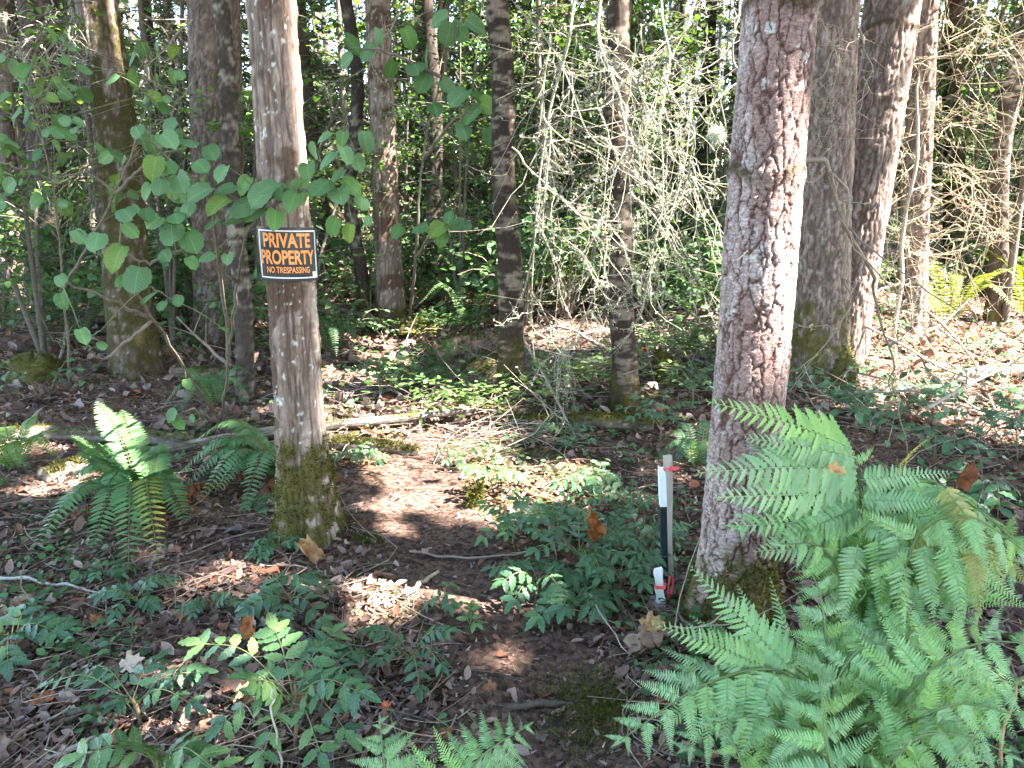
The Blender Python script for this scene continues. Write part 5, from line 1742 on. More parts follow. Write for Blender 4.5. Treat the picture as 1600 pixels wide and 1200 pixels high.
def dead_limb(root, ctrl, r, ntw, lich=1.0, col=(0.27, 0.23, 0.17), tw_len=(0.12, 0.5), curl=0.5, lcol=(0.36, 0.36, 0.26), world_pts=False, sub=2):
    pts = ctrl if world_pts else [A(*p) if len(p) == 3 else G(*p) for p in ctrl]
    ntw = max(5, int(ntw * 0.45))
    c = wander(spline(pts, 26), 0.025)
    mb = MB()
    r = r * 0.8
    tubes(mb, c, np.linspace(r, max(0.0016, r * 0.25), 26), 5, col)
    T = nrm(np.gradient(c, axis=0))
    k = rng.integers(3, 26, ntw)
    D = nrm(T[k] * 0.5 + rng.normal(size=(ntw, 3)) * 0.7 + [0, 0, -0.55])
    L = rng.uniform(*tw_len, ntw) * np.linspace(1, 0.8, ntw)
    t = np.linspace(0, 1, 8)[None, :, None]
    bendv = rng.normal(size=(ntw, 3)) * curl
    P = c[k][:, None] + D[:, None] * L[:, None, None] * t + bendv[:, None] * L[:, None, None] * t ** 2 + rng.normal(size=(ntw, 8, 3)) * 0.006
    tubes(mb, P, np.linspace(0.0032, 0.0013, 8)[None] * min(1.3, r / 0.008), 4, jit(col, ntw, 0.2))
    m_ = ntw * sub
    k2 = rng.integers(0, ntw, m_)
    q = P[k2, rng.integers(2, 8, m_)]
    D2 = nrm(D[k2] + rng.normal(size=(m_, 3)) * 0.9 + [0, 0, -0.2])
    L2 = rng.uniform(0.04, 0.2, m_)
    t = np.linspace(0, 1, 5)[None, :, None]
    P2 = q[:, None] + D2[:, None] * L2[:, None, None] * t + (rng.normal(size=(m_, 3)) * curl * 1.4)[:, None] * L2[:, None, None] * t ** 2
    tubes(mb, P2, np.linspace(0.0022, 0.001, 5)[None], 3, jit(col, m_, 0.25))
    br = mb.build('branch', M['twig'], root)
    if lich > 0:
        S = np.vstack([np.repeat(c, 3, 0), P.reshape(-1, 3), P2.reshape(-1, 3)])
        patch = fbm(S[:, 0] * 5, S[:, 1] * 5, S[:, 2] * 5, 3)
        w = np.where(patch > 0.47, 1.0, 0.12)
        n = int(len(S) * 1.6 * lich)
        k = rng.choice(len(S), n, p=w / w.sum())
        O = S[k] + rng.normal(size=(n, 3)) * 0.006
        lb = MB()
        scatter(lb, T_TRI, O, rdir(n), rdir(n), rng.uniform(0.008, 0.026, n), jit(lcol, n, 0.3, 0.1), rng.uniform(0.15, 0.5, n))
        tag(lb.build('lichen', M['lichen'], br), kind='stuff')
    return br


LCT = (0.26, 0.235, 0.175)
for ctrl, r, n in [
        ([(905, -20, 4.7), (890, 60, 4.6), (868, 140, 4.6), (850, 230, 4.6), (840, 330, 4.6), (832, 450, 4.7), (835, 560, 4.8)], 0.013, 40),
        ([(940, -20, 4.6), (935, 60, 4.5), (965, 140, 4.45), (975, 200, 4.4), (955, 290, 4.4), (938, 410, 4.4)], 0.012, 36),
        ([(800, 230, 4.9), (870, 300, 4.7), (960, 365, 4.6), (1000, 430, 4.6)], 0.009, 26),
        ([(810, 10, 4.9), (850, 60, 4.8), (885, 120, 4.7), (920, 222, 4.6), (1010, 238, 4.5), (1040, 262, 4.4)], 0.009, 34),
        ([(830, 330, 4.6), (905, 395, 4.6), (960, 450, 4.6), (985, 490, 4.6)], 0.008, 22),
        ([(985, 300, 4.3), (1030, 350, 4.2), (1060, 372, 4.2), (1060, 412, 4.2)], 0.008, 20),
        ([(930, 460, 4.8), (900, 520, 4.8), (860, 560, 4.9), (830, 600, 5.0)], 0.007, 26),
        ([(970, 420, 4.8), (1000, 440, 4.6), (1020, 410, 4.5), (1010, 470, 4.5)], 0.007, 18)]:
    dead_limb(t_lichen, ctrl, r, n, 1.0, LCT)
for ctrl, r, n in [
        ([(970, 100, 4.0), (1000, 160, 3.9), (1050, 235, 3.8), (1076, 300, 3.8)], 0.008, 30),
        ([(1030, -20, 3.9), (1045, 80, 3.8), (1075, 190, 3.7), (1082, 260, 3.7), (1088, 310, 3.7)], 0.009, 34),
        ([(1160, -10, 3.5), (1140, 60, 3.5), (1150, 130, 3.5), (1140, 180, 3.5), (1124, 208, 3.5)], 0.008, 26),
        ([(890, 320, 4.1), (985, 235, 4.0), (1040, 170, 3.9), (1150, 108, 3.6)], 0.007, 24),
        ([(1100, -20, 4.0), (1060, 60, 3.9), (1010, 100, 3.9), (1000, 190, 3.9)], 0.009, 36)]:
    dead_limb(t_fir, ctrl, r, n, 1.1, LCT)
for k in range(13):
    px, py, Y = rng.uniform(790, 1160), rng.uniform(-40, 160), rng.uniform(4.0, 6.5)
    dx = rng.uniform(-70, 70)
    dead_limb(t_lichen if k % 2 else t_mid, [(px, py, Y), (px + dx * 0.4, py + rng.uniform(60, 110), Y - 0.1), (px + dx, py + rng.uniform(150, 260), Y - 0.15), (px + dx * 1.2 + rng.uniform(-40, 40), py + rng.uniform(260, 420), Y - 0.2)], rng.uniform(0.004, 0.008), 17, 1.0, LCT)
for ctrl in ([(640, -10, 7.0), (600, 60, 6.8), (560, 110, 6.7), (500, 130, 6.6)], [(600, 150, 7.6), (650, 180, 7.4), (720, 190, 7.2)], [(300, 30, 6.5), (240, 110, 6.3), (200, 150, 6.2)], [(300, 130, 6.8), (250, 190, 6.6), (180, 220, 6.4)], [(80, -10, 6), (75, 40, 5.9), (90, 75, 5.8)], [(110, -10, 6), (115, 50, 5.9), (135, 110, 5.8)], [(10, 20, 5.6), (20, 60, 5.5), (40, 100, 5.4)], [(65, 70, 5.8), (75, 95, 5.7), (95, 115, 5.6)]):
    dead_limb(t_back if ctrl[0][0] > 400 else t_moss, ctrl, 0.009, 26, 1.0, (0.26, 0.23, 0.18))
# long bare limb of the plated tree, hanging over the right side
dead_limb(t_fir, [(1250, 250, 2.5), (1285, 265, 2.52), (1325, 330, 2.6), (1365, 400, 2.7), (1385, 470, 2.8), (1397, 545, 2.9), (1394, 615, 3.0)], 0.013, 16, 0.25, (0.23, 0.18, 0.14), (0.1, 0.3))
dead_limb(t_fir, [(1300, 270, 2.55), (1333, 320, 2.6), (1330, 400, 2.65), (1310, 470, 2.7), (1280, 540, 2.8), (1240, 605, 2.9)], 0.006, 14, 0.2, (0.27, 0.22, 0.17), (0.1, 0.3))
for ctrl in ([(1335, 30, 5.0), (1360, 100, 5.0), (1345, 170, 4.9), (1330, 200, 4.9)], [(1340, 60, 5.1), (1290, 110, 5.0), (1265, 150, 5.0)], [(1350, 120, 5.0), (1345, 160, 4.9), (1310, 195, 4.9)], [(1260, 20, 5.2), (1300, 60, 5.1), (1320, 110, 5.0)]):
    dead_limb(t_brown, ctrl, 0.005, 16, 0.2, (0.3, 0.24, 0.18), (0.15, 0.4), 0.9)
for k in range(34):
    z = rng.uniform(0.3, 3.4)
    b0 = np.array(t_curl.location) + [rng.normal() * 0.1, -0.12, z]
    a = rng.uniform(-3.3, 0.2)
    e = np.array([math.cos(a), math.sin(a), rng.uniform(-0.5, 0.25)]) * rng.uniform(0.25, 0.7)
    dead_limb(t_curl, [b0, b0 + e * 0.5 + [0, 0, 0.08], b0 + e, b0 + e * 1.1 + [0, 0, rng.uniform(-0.3, 0.1)]], rng.uniform(0.006, 0.01), 12, 0.25, (0.34, 0.27, 0.19), (0.12, 0.4), 1.3, (0.36, 0.36, 0.2), world_pts=True, sub=2)

# pale ball of lichen on the limb tip
c = A(1120, 211, 3.5)
n = 900
d = rdir(n)
mb = MB()
scatter(mb, T_TRI, c + d * rng.uniform(0.0, 0.03, (n, 1)), nrm(d + 0.5 * rng.normal(size=(n, 3))), rdir(n), rng.uniform(0.014, 0.034, n), jit((0.6, 0.62, 0.52), n, 0.2), 0.14)
tag(mb.build('lichen_ball', M['lichen']), 'pale round tuft of lichen on a branch tip left of the plated trunk', 'lichen', kind='thing')

# slim dead sapling, bleached, in the sun
root = thing('dead_sapling', 'thin bleached dead stem standing upright in the sun', 'tree', G(1398, 560))
c = spline([G(1398, 560), A(1402, 480, 6.6), (A(1415, 380, 6.6)), A(1428, 250, 6.6), A(1435, 120, 6.6)], 30)
mb = MB()
tubes(mb, wander(c, 0.02), np.linspace(0.024, 0.01, 30), 8, (0.42, 0.36, 0.28))
mb.build('stem', M['twig'], root)
for k in range(7):
    q = c[int(rng.integers(6, 28))]
    e = np.array([rng.normal(), rng.normal() * 0.6, 0.1]) * 0.3
    dead_limb(root, [q, q + e * 0.6 + [0, 0, 0.05], q + e * 1.1], 0.005, 8, 0.2, (0.36, 0.3, 0.22), (0.1, 0.3), 1.2, world_pts=True, sub=2)


# ------------------------------------------------------------------ fallen wood, stumps, stones
def log(name, label, pts, r0, r1, col, moss=0.0, cat='log', nv=90, nu=22, broken=0.15, mosscol=(0.08, 0.075, 0.022), group=None):
    c = spline(pts, nv)
    c = c + np.stack([0 * c[:, 0], 0 * c[:, 0], 0.012 * (fbm(np.arange(nv) * 0.15, 1.0, 2.0 + len(label), 2) - 0.5)], -1)
    T = nrm(np.gradient(c, axis=0))
    U = nrm(np.cross(T, [0, 0, 1.0]))
    W = np.cross(U, T)
    a = np.arange(nu) * 6.2832 / nu
    sd = len(label) * 1.7
    K, AA = np.meshgrid(np.arange(nv), a, indexing='ij')
    rr = np.linspace(r0, r1, nv)[:, None] * (1 + 0.5 * (fbm(K * 0.1 + sd, np.cos(AA) * 1.2, np.sin(AA) * 1.2, 3) - 0.5) + 0.3 * (fbm(K * 0.05, np.cos(AA) * 7, np.sin(AA) * 7 + sd, 2) - 0.5))
    rr[0] *= 0.6
    rr[-1] *= 0.6
    V = c[:, None] + rr[..., None] * (np.cos(AA)[..., None] * U[:, None] + np.sin(AA)[..., None] * W[:, None])
    i, j = np.meshgrid(np.arange(nv - 1), np.arange(nu), indexing='ij')
    j2 = (j + 1) % nu
    F = np.stack([i * nu + j, i * nu + j2, (i + 1) * nu + j2, (i + 1) * nu + j], -1).reshape(-1, 4)
    tone = fbm(K * 0.12 + sd, np.cos(AA) * 4, np.sin(AA) * 4, 4)
    cc = mixc(np.asarray(col) * 0.5, np.asarray(col) * 1.45, sstep(0.25, 0.75, tone))
    mo = sstep(0.2, 0.7, np.sin(AA)) * sstep(0.62 - 0.5 * moss, 0.72 - 0.4 * moss, fbm(K * 0.09 + 3, np.cos(AA) * 2, sd + np.sin(AA), 3)) if moss > 0 else np.zeros_like(tone)
    cc = mixc(cc, mosscol, mo * 0.9)
    lichn = sstep(0.66, 0.74, fbm(K * 0.4, np.cos(AA) * 8, np.sin(AA) * 8, 3))
    cc = mixc(cc, (0.4, 0.39, 0.34), lichn * 0.5)
    root = thing(name, label, cat, pts[0], group)
    mb = MB().add(V.reshape(-1, 3), F, cc.reshape(-1, 3))
    for e, o_ in ((0, -1), (nv - 1, 1)):
        mb.add(np.vstack([V[e], c[e] + T[e] * o_ * r0 * broken]), np.stack([np.arange(nu), (np.arange(nu) + 1) % nu, np.full(nu, nu)], -1), (0.22, 0.15, 0.1))
    mb.build('bark' if moss else 'stem', M['log'], root)
    if moss > 0:
        k = np.where(mo.ravel() > 0.4)[0]
        if len(k):
            n = int(2600 * moss)
            k = rng.choice(k, n)
            nv_ = (V - c[:, None]).reshape(-1, 3)[k]
            tb = MB()
            scatter(tb, T_TRI, V.reshape(-1, 3)[k] + rng.normal(size=(n, 3)) * 0.006, nrm(nrm(nv_) + rng.normal(size=(n, 3)) * 0.7), rdir(n), rng.uniform(0.01, 0.026, n), jit(mosscol, n, 0.45), 0.35)
            tag(tb.build('moss', M['moss'], root), kind='stuff')
    return root


def gl(px, py, dz):
    p = G(px, py)
    return p + [0, 0, dz]


GREYW, BRW = (0.17, 0.14, 0.12), (0.17, 0.105, 0.075)
log('fallen_tree', 'long thin grey fallen trunk crossing behind the signed tree', [gl(60, 748, .02), gl(250, 712, .03), gl(430, 686, .05), gl(600, 670, .06), gl(745, 650, .05)], 0.038, 0.024, GREYW, 0.3, nv=140)
log('log', 'short mossy log under the grey fallen trunk', [gl(520, 700, .03), gl(580, 704, .03), gl(650, 712, .02)], 0.036, 0.032, (0.13, 0.1, 0.07), 0.6)
log('mossy_log', 'log thick with olive moss right of the trail', [gl(800, 660, .02), gl(880, 668, .04), gl(950, 673, .06), gl(1020, 674, .04)], 0.03, 0.06, (0.12, 0.09, 0.06), 1.0, mosscol=(0.10, 0.09, 0.02))
log('rotten_log', 'crumbling reddish log lying in the sun patch up the trail', [gl(552, 600, .0), gl(600, 570, .02), gl(640, 545, .04), gl(672, 530, .02)], 0.045, 0.065, (0.22, 0.125, 0.095), broken=1.2)
log('rotten_log', 'dark brown rotten log left of the banded tree', [gl(680, 568, .08), gl(740, 560, .1), gl(800, 553, .08)], 0.1, 0.085, BRW, 0.5)
log('log', 'dark fallen log behind the large sword fern', [gl(-20, 690, .04), gl(120, 690, .05), gl(300, 700, .05)], 0.055, 0.045, (0.12, 0.095, 0.08), 0.3)
log('log', 'short pale broken log piece left of the large sword fern', [gl(72, 752, .03), gl(110, 742, .04), gl(148, 732, .05)], 0.04, 0.035, (0.22, 0.17, 0.13), 0.4)
log('log', 'bleached log in full sun near the photo\'s right border', [gl(1455, 605, .06), gl(1530, 598, .08), gl(1640, 590, .08)], 0.05, 0.045, (0.2, 0.165, 0.135), 0.3)
log('log', 'far dark log lying behind the signed tree', [gl(440, 500, .1), gl(500, 497, .12), gl(580, 500, .1)], 0.08, 0.07, (0.14, 0.1, 0.08), 0.2)
log('log', 'low brown log behind the hazel stems', [gl(270, 590, .05), gl(330, 596, .06), gl(400, 592, .05)], 0.05, 0.045, (0.14, 0.1, 0.08), 0.3)


def stump(label, base, r, h, moss=1.0, name='mossy_stump', lean=(0, 0), col=(0.13, 0.085, 0.055), tuft=2500, mosscol=(0.085, 0.08, 0.02)):
    base = np.asarray(base, float)
    root = thing(name, label, 'stump', base)
    nv, nu = 26, 36
    t = np.linspace(0, 1, nv)
    a = np.arange(nu) * 6.2832 / nu
    Tt, AA = np.meshgrid(t, a, indexing='ij')
    prof = np.sqrt(np.clip(1 - Tt ** 3.2, 0.0, 1)) * (1 + 0.5 * np.exp(-Tt * 6))
    sd = base[0] * 7
    R = r * prof * (1 + 0.7 * (fbm(np.cos(AA) * 1.6 + sd, np.sin(AA) * 1.6, Tt * 2.2, 3) - 0.5))
    Z = h * Tt * (1 + 0.5 * (fbm(np.cos(AA) * 1.4, np.sin(AA) * 1.4 + sd, 1.0, 2) - 0.5)) - 0.04
    V = np.stack([base[0] + R * np.cos(AA) + lean[0] * Z, base[1] + R * np.sin(AA) + lean[1] * Z, base[2] + Z], -1)
    i, j = np.meshgrid(np.arange(nv - 1), np.arange(nu), indexing='ij')
    j2 = (j + 1) % nu
    F = np.stack([i * nu + j, i * nu + j2, (i + 1) * nu + j2, (i + 1) * nu + j], -1).reshape(-1, 4)
    mo = sstep(0.62 - 0.45 * moss, 0.75 - 0.35 * moss, fbm(np.cos(AA) * 3 + sd, np.sin(AA) * 3, Tt * 3, 3) + 0.25 * Tt)
    cc = mixc(np.asarray(col) * (0.6 + 0.8 * fbm(np.cos(AA) * 8, np.sin(AA) * 8, Tt * 3, 3))[..., None], mosscol, mo * 0.9)
    MB().add(V.reshape(-1, 3), F, cc.reshape(-1, 3)).build('wood', M['log'], root)
    k = rng.choice(np.where(mo.ravel() > 0.4)[0], tuft)
    nn = np.stack([np.cos(AA), np.sin(AA), 0.2 + Tt], -1).reshape(-1, 3)[k]
    tb = MB()
    scatter(tb, T_TRI, V.reshape(-1, 3)[k] + rng.normal(size=(tuft, 3)) * 0.008, nrm(nn + rng.normal(size=(tuft, 3)) * 0.7), rdir(tuft), rng.uniform(0.01, 0.03, tuft), jit(mosscol, tuft, 0.45), 0.35)
    tag(tb.build('moss', M['moss'], root), kind='stuff')
    return root


stump('low mossy stump at the left border behind the sticks', G(58, 588), 0.2, 0.22)
stump('small arched mossy stub beside the trail', G(735, 792), 0.024, 0.15, 0.7, lean=(0.45, 0), tuft=900)
stump('leaning mossy stump right of the lichen-hung tree', G(1045, 600), 0.085, 0.28, 1.0, lean=(-0.3, 0))
stump('rounded moss lump at the foot of the furrowed tree', G(1283, 596) - [0, 0.22, 0], 0.13, 0.42, 1.0)
stump('dark rotten stump behind the banded tree', G(765, 585), 0.2, 0.2, 0.2, name='rotten_stump')
stump('mossy mound between the straight grey tree and the lit ground', G(660, 515), 0.3, 0.14, 0.9)
# boulder
b = G(1497, 448)
root_v, root_n = None, None
nv, nu = 26, 40
Tt, AA = np.meshgrid(np.linspace(0, math.pi / 2, nv), np.arange(nu) * 6.2832 / nu, indexing='ij')
d = np.stack([np.cos(Tt) * np.cos(AA), np.cos(Tt) * np.sin(AA), np.sin(Tt)], -1)
rr = 0.36 * (1 + 0.5 * (fbm(d[..., 0] * 2 + 5, d[..., 1] * 2, d[..., 2] * 2, 4) - 0.5))
V = b + d * rr[..., None] * [1.15, 1, 0.95] - [0, 0, 0.05]
i, j = np.meshgrid(np.arange(nv - 1), np.arange(nu), indexing='ij')
F = np.stack([i * nu + j, i * nu + (j + 1) % nu, (i + 1) * nu + (j + 1) % nu, (i + 1) * nu + j], -1).reshape(-1, 4)
cc = mixc((0.035, 0.037, 0.045), (0.13, 0.13, 0.15), sstep(0.4, 0.7, fbm(d[..., 0] * 9, d[..., 1] * 9, d[..., 2] * 9, 4)))
tag(MB().add(V.reshape(-1, 3), F, cc.reshape(-1, 3)).build('boulder', M['log']), 'dark grey boulder behind the sunlit fern', 'boulder')


def stick(label, pts, r0, r1, col, name='stick', n=30, cat='stick', twigs=0):
    c = wander(spline(pts, n), 0.006)
    mb = MB()
    tubes(mb, c, np.linspace(r0, r1, n) * (1 + 0.12 * rng.normal(size=n)), 7, col, cap=tuple(np.array(col) * 0.8))
    if twigs:
        k = rng.integers(4, n, twigs)
        D = nrm(rng.normal(size=(twigs, 3)) + [0, -0.2, 0.5]) * rng.uniform(0.1, 0.4, (twigs, 1))
        t = np.linspace(0, 1, 5)[None, :, None]
        tubes(mb, c[k][:, None] + D[:, None] * t + (rng.normal(size=(twigs, 3)) * 0.08)[:, None] * t ** 2, np.linspace(r1, 0.0012, 5)[None], 4, col)
    return tag(mb.build(name, M['twig'], None), label, cat)


stick('whitish bare stick lying across the left foreground', [gl(-15, 910, .02), gl(60, 916, .025), gl(120, 924, .02), gl(182, 938, .012)], 0.007, 0.004, (0.45, 0.42, 0.38))
stick('pale stick slanting in the lower left corner', [gl(5, 1178, .01), gl(60, 1140, .015), gl(112, 1112, .02)], 0.0045, 0.003, (0.4, 0.35, 0.28))
stick('grey stick running to the bottom border at left', [gl(60, 1205, .015), gl(110, 1180, .015), gl(150, 1160, .02)], 0.008, 0.005, (0.3, 0.26, 0.23))
stick('thin brown fallen branch across the trail before the central patch', [gl(640, 868, .02), gl(700, 876, .02), gl(760, 880, .025), gl(835, 872, .04)], 0.006, 0.004, (0.25, 0.19, 0.15))
stick('tan stalk leaning at the lower right border', [gl(1560, 1215, .02), A(1572, 1120, 1.62), A(1600, 1060, 1.6), A(1640, 1000, 1.6)], 0.0055, 0.003, (0.42, 0.28, 0.17))
stick('thin pale upright stalk in front of the tall foreground plant', [gl(438, 1215, .0), A(428, 1120, 1.6), A(424, 1075, 1.62)], 0.0028, 0.002, (0.42, 0.36, 0.3))
stick('pale wood splinter on the trail bank', [gl(632, 938, .02), gl(655, 920, .03), gl(685, 900, .02)], 0.011, 0.006, (0.46, 0.36, 0.26), 'wood_splinter')
stick('short thick bark chunk behind the white stick', [gl(25, 950, .015), gl(42, 942, .02), gl(58, 936, .015)], 0.016, 0.014, (0.28, 0.2, 0.16), 'bark_chunk')
stick('thin forked twig beside the big curled leaf', [gl(930, 985, .1), gl(960, 1010, .05), gl(990, 1035, .01)], 0.003, 0.002, (0.3, 0.25, 0.2))
stick('bent twig passing under the bracken tips', [gl(990, 1035, .02), gl(1040, 1015, .07), A(1100, 975, 2.05), A(1150, 945, 2.0)], 0.0035, 0.002, (0.34, 0.26, 0.19), twigs=3)
stick('dark half-buried root crossing the trail at the bottom', [gl(770, 1105, .0), gl(830, 1108, .018), gl(895, 1102, .0)], 0.012, 0.009, (0.1, 0.075, 0.06), 'root', cat='root')
for ctrl, lab in [([gl(1265, 560, .5), gl(1370, 590, .35), gl(1480, 620, .2), gl(1620, 660, .15)], 'long bare branch slanting down to the right border'), ([gl(1300, 640, .1), gl(1420, 650, .18), gl(1600, 690, .1)], 'low dead branch among the right-hand shrubs'),
                  ([gl(1430, 520, .3), gl(1500, 590, .25), gl(1555, 670, .1)], 'dead branch dropping in front of the sunlit fern'), ([gl(1250, 590, .3), gl(1330, 560, .5), gl(1400, 540, .6)], 'thin dead branch beside the furrowed tree'),
                  ([gl(1440, 700, .25), gl(1520, 660, .3), gl(1610, 610, .3)], 'grey dead branch rising to the right border'), ([gl(1240, 560, .25), gl(1330, 620, .2), gl(1450, 640, .15)], 'thin branch running behind the plated trunk'), ([gl(900, 540, .1), gl(1000, 525, .12), gl(1110, 515, .15)], 'pale fallen pole in the sun behind the lichen-hung tree'),
                  ([gl(960, 560, .05), gl(1050, 535, .1), gl(1140, 520, .1)], 'second fallen pole in the sun, nearer the leaning mossy stump'), ([gl(590, 640, .02), gl(605, 600, .1), gl(640, 560, .2)], 'forked grey branch standing on the trail before the reddish log'), ([gl(800, 560, .4), gl(860, 640, .15), gl(900, 690, .02)], 'thin branch propped on the brushwood')]:
    stick(lab, ctrl, 0.013, 0.005, (0.3, 0.25, 0.2), 'fallen_branch', 40, 'branch', 9)


for k in range(26):
    y = rng.uniform(5.6, 10.5)
    x = rng.uniform(-0.62, 0.66) * y
    if path_dist(x, y) < 0.35:
        continue
    a = rng.uniform(0, 3.14)
    L = rng.uniform(0.5, 1.5)
    p0, p1 = np.array([x - math.cos(a) * L / 2, y - math.sin(a) * L / 2]), np.array([x + math.cos(a) * L / 2, y + math.sin(a) * L / 2])
    pm = (p0 + p1) / 2 + rng.normal(size=2) * 0.06
    pts = [np.array([*q, float(H(*q)) + dz]) for q, dz in ((p0, 0.03), (pm, rng.uniform(0.05, 0.2)), (p1, rng.uniform(0.03, 0.4)))]
    zn = ZN[zone(x, y)]
    stick('dead branch lying in the middle-ground tangle, ' + zn, pts, rng.uniform(0.01, 0.028), 0.006, tuple(np.array((0.26, 0.21, 0.17)) * rng.uniform(0.6, 1.2)), 'fallen_branch', 30, 'branch', 8)['group'] = 'dead branches in the tangle, ' + zn
for k, (px, py) in enumerate([(700, 520), (880, 480), (1010, 545), (1100, 560), (560, 520), (470, 545), (1180, 530), (940, 600), (640, 610), (760, 640)]):
    b = G(px, py)
    o = copy_tree(US[(1, 3)[k % 2]])
    o.location = b
    sc_ = rng.uniform(0.4, 0.7)
    o.scale = (sc_ * 1.3, sc_ * 1.3, sc_ * 0.8)
    tag(o, 'small low plant in the tangle, ' + ZN[zone(b[0], b[1])], 'plant', 'low plants in the tangle, ' + ZN[zone(b[0], b[1])])
ring_fern('low fern among the logs left of the banded tree', G(690, 590), 8, 0.35, 0.06, (0.08, 0.16, 0.06), 0.5)
ring_fern('low fern in the lit tangle right of the lichen-hung tree', G(1070, 560), 8, 0.4, 0.06, (0.09, 0.17, 0.06), 0.5)


# ------------------------------------------------------------------ big dry leaves
def dry_leaf_mesh(col, crumple, curl, seed, outline=MAPLE, narrow=1.0):
    h = np.array(outline, float)
    full = np.vstack([h, (h * [-1, 1])[::-1]])
    cen = np.array([0, 0.42])
    m_ = len(full)
    rings = [0.0, 0.2, 0.4, 0.6, 0.8, 1.0]
    P = [cen[None]] + [cen + (full - cen) * q for q in rings[1:]]
    P = np.vstack(P)
    P[:, 0] *= narrow
    z = crumple * (fbm(P[:, 0] * 5 + seed, P[:, 1] * 5, seed, 4) - 0.5)
    ang = P[:, 0] * curl
    V = np.stack([np.sin(ang) / max(curl, 1e-3), P[:, 1], (1 - np.cos(ang)) / max(curl, 1e-3) + z - 0.5 * curl * 0.12 * (P[:, 1] - 0.4) ** 2], -1)
    F3 = np.stack([np.zeros(m_, int), 1 + np.arange(m_), 1 + (np.arange(m_) + 1) % m_], -1)
    F4 = []
    for r_ in range(4):
        a = 1 + r_ * m_ + np.arange(m_)
        b_ = 1 + r_ * m_ + (np.arange(m_) + 1) % m_
        F4.append(np.stack([a, a + m_, b_ + m_, b_], -1))
    cc = np.asarray(col) * (0.7 + 0.6 * fbm(P[:, 0] * 6, P[:, 1] * 6, seed, 3))[:, None]
    return MB().add(V, [F3, np.vstack(F4)], cc).mesh('dry_leaf', M['litter'])


def dry_leaf(label, P, s, col, Y, Nn, crumple=0.5, curl=1.6, narrow=1.0, group=None, me=None):
    me = me or dry_leaf_mesh(col, crumple, curl, len(label) * 0.7, narrow=narrow)
    X, Yv, Z = frames(np.asarray(Y, float)[None], np.asarray(Nn, float)[None])
    o = place('dry_leaf', me, None, leaf_matrix(P, Y, Nn, s))
    return tag(o, label, 'leaf', group)


dry_leaf('big curled grey-brown maple leaf in front of the short grey stake', A(982, 1012, 2.2), 0.17, (0.24, 0.165, 0.13), (0.75, -0.1, 0.5), (-0.35, -0.5, 0.8), 1.0, 5.0)
dry_leaf('tan folded leaf flap on top of the big curled maple leaf', A(1002, 978, 2.2), 0.085, (0.36, 0.22, 0.11), (0.9, 0.1, 0.1), (0.1, -0.7, 0.7), 0.4, 1.2)
dry_leaf('rusty rolled leaf hanging upright among the central plants', A(936, 852, 2.75), 0.19, (0.30, 0.115, 0.035), (-0.25, -0.25, 1.0), (0.1, -1, 0.1), 0.8, 5.5, 0.5)
dry_leaf('curled orange-tan leaf at the foot of the signed tree', gl(500, 885, .03), 0.14, (0.42, 0.22, 0.1), (-0.5, 0.35, 0.35), (-0.1, -0.6, 0.8), 0.8, 4.5)
dry_leaf('torn rust-orange leaf standing in the left foreground plants', A(388, 998, 2.2), 0.09, (0.40, 0.17, 0.07), (0.05, 0.1, 1.0), (0.2, -1, 0.2), 0.9, 3.6, 0.8)
dry_leaf('big dark rust leaf caught in the shrubs at right', A(1502, 762, 2.4), 0.1, (0.22, 0.085, 0.04), (0.35, 0.1, 0.8), (-0.2, -0.9, 0.4), 0.9, 4.5)
dry_leaf('small orange leaf scrap resting on the bracken', A(1296, 732, 1.82), 0.05, (0.5, 0.27, 0.12), (0.9, 0.1, -0.2), (0, -0.5, 0.8), 0.3, 1.2)
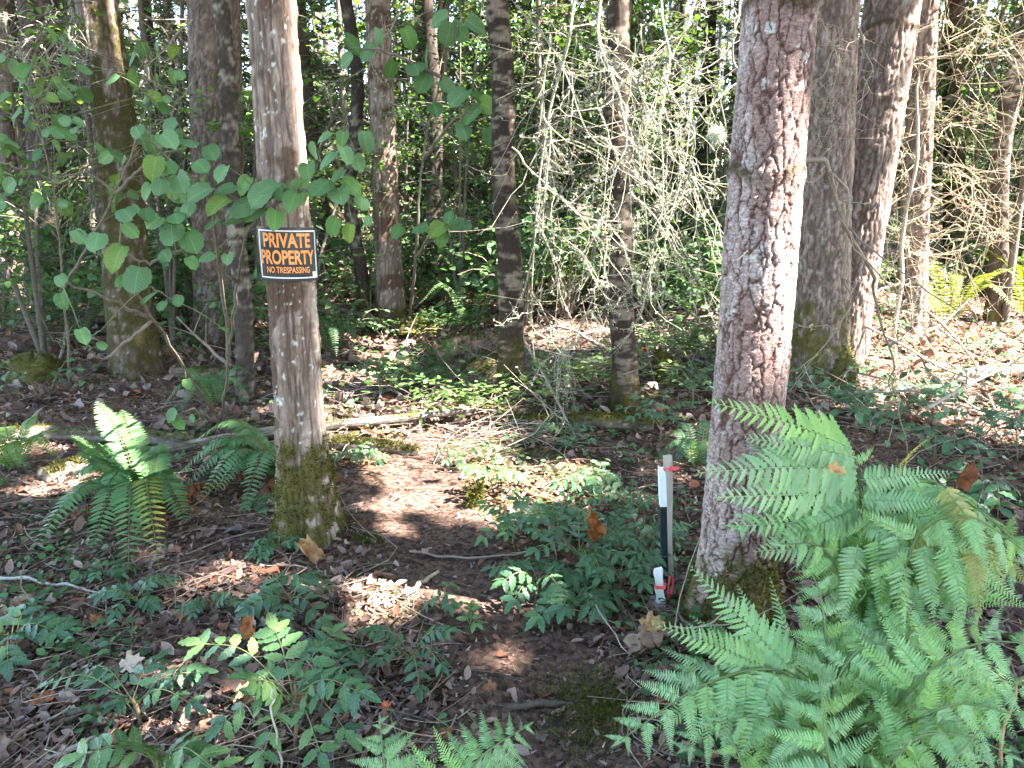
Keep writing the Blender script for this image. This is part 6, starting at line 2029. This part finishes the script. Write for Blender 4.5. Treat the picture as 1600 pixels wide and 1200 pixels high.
dry_leaf('tiny red and yellow leaf near the bottom border', gl(604, 1118, .015), 0.035, (0.6, 0.16, 0.07), (-0.2, 0.5, 0.3), (0, -0.6, 0.8), 0.3, 1.0)
dry_leaf('yellow leaf lying beside the lower left plants', gl(72, 1008, .02), 0.05, (0.5, 0.36, 0.14), (0.2, 0.5, 0.3), (0, -0.6, 0.8), 0.3, 0.8)
dry_leaf('pale pinkish leaf behind the dark glossy plant', gl(190, 1055, .03), 0.075, (0.5, 0.4, 0.32), (0.9, 0.3, 0.25), (0, -0.6, 0.8), 0.3, 1.0)
dry_leaf('long tan leaf between the two foreground plants', gl(365, 1108, .03), 0.09, (0.42, 0.33, 0.16), (0.45, 0.7, 0.2), (0, -0.5, 0.8), 0.3, 1.4, 0.5)
dry_leaf('rust leaf flat on the far left litter', gl(58, 1112, .02), 0.07, (0.3, 0.115, 0.055), (0.1, 0.8, 0.1), (0, -0.4, 0.9), 0.4, 1.0)
variants = [dry_leaf_mesh(c, 0.5, q, k * 3.1) for k, (c, q) in enumerate([((0.27, 0.185, 0.145), 1.4), ((0.2, 0.13, 0.1), 2.0), ((0.33, 0.24, 0.19), 1.0), ((0.16, 0.1, 0.08), 1.8), ((0.28, 0.13, 0.07), 1.5), ((0.38, 0.29, 0.2), 1.2)])]
for k in range(95):
    x_, y_ = wedge(1, 1.75, 3.4, 1.2)
    x_, y_ = float(x_[0]), float(y_[0])
    if path_dist(x_, y_) < 0.12 and k % 4:
        continue
    side = 'left of the trail' if x_ < np.interp(y_, PATH[:, 1], PATH[:, 0]) else 'right of the trail'
    tone = ('brown', 'dark brown', 'pale pinkish', 'blackish', 'rusty', 'tan')[k % 6]
    lab = 'small curled %s dry leaf on the foreground litter %s' % (tone, side)
    dry_leaf(lab, on_ground(np.array([x_]), np.array([y_]), 0.015)[0], rng.uniform(0.03, 0.058), None, rdir(1, 0.3)[0], nrm([rng.normal() * 0.35, rng.normal() * 0.35 - 0.1, 1]), group=lab.replace('leaf', 'leaves'), me=variants[k % 6])
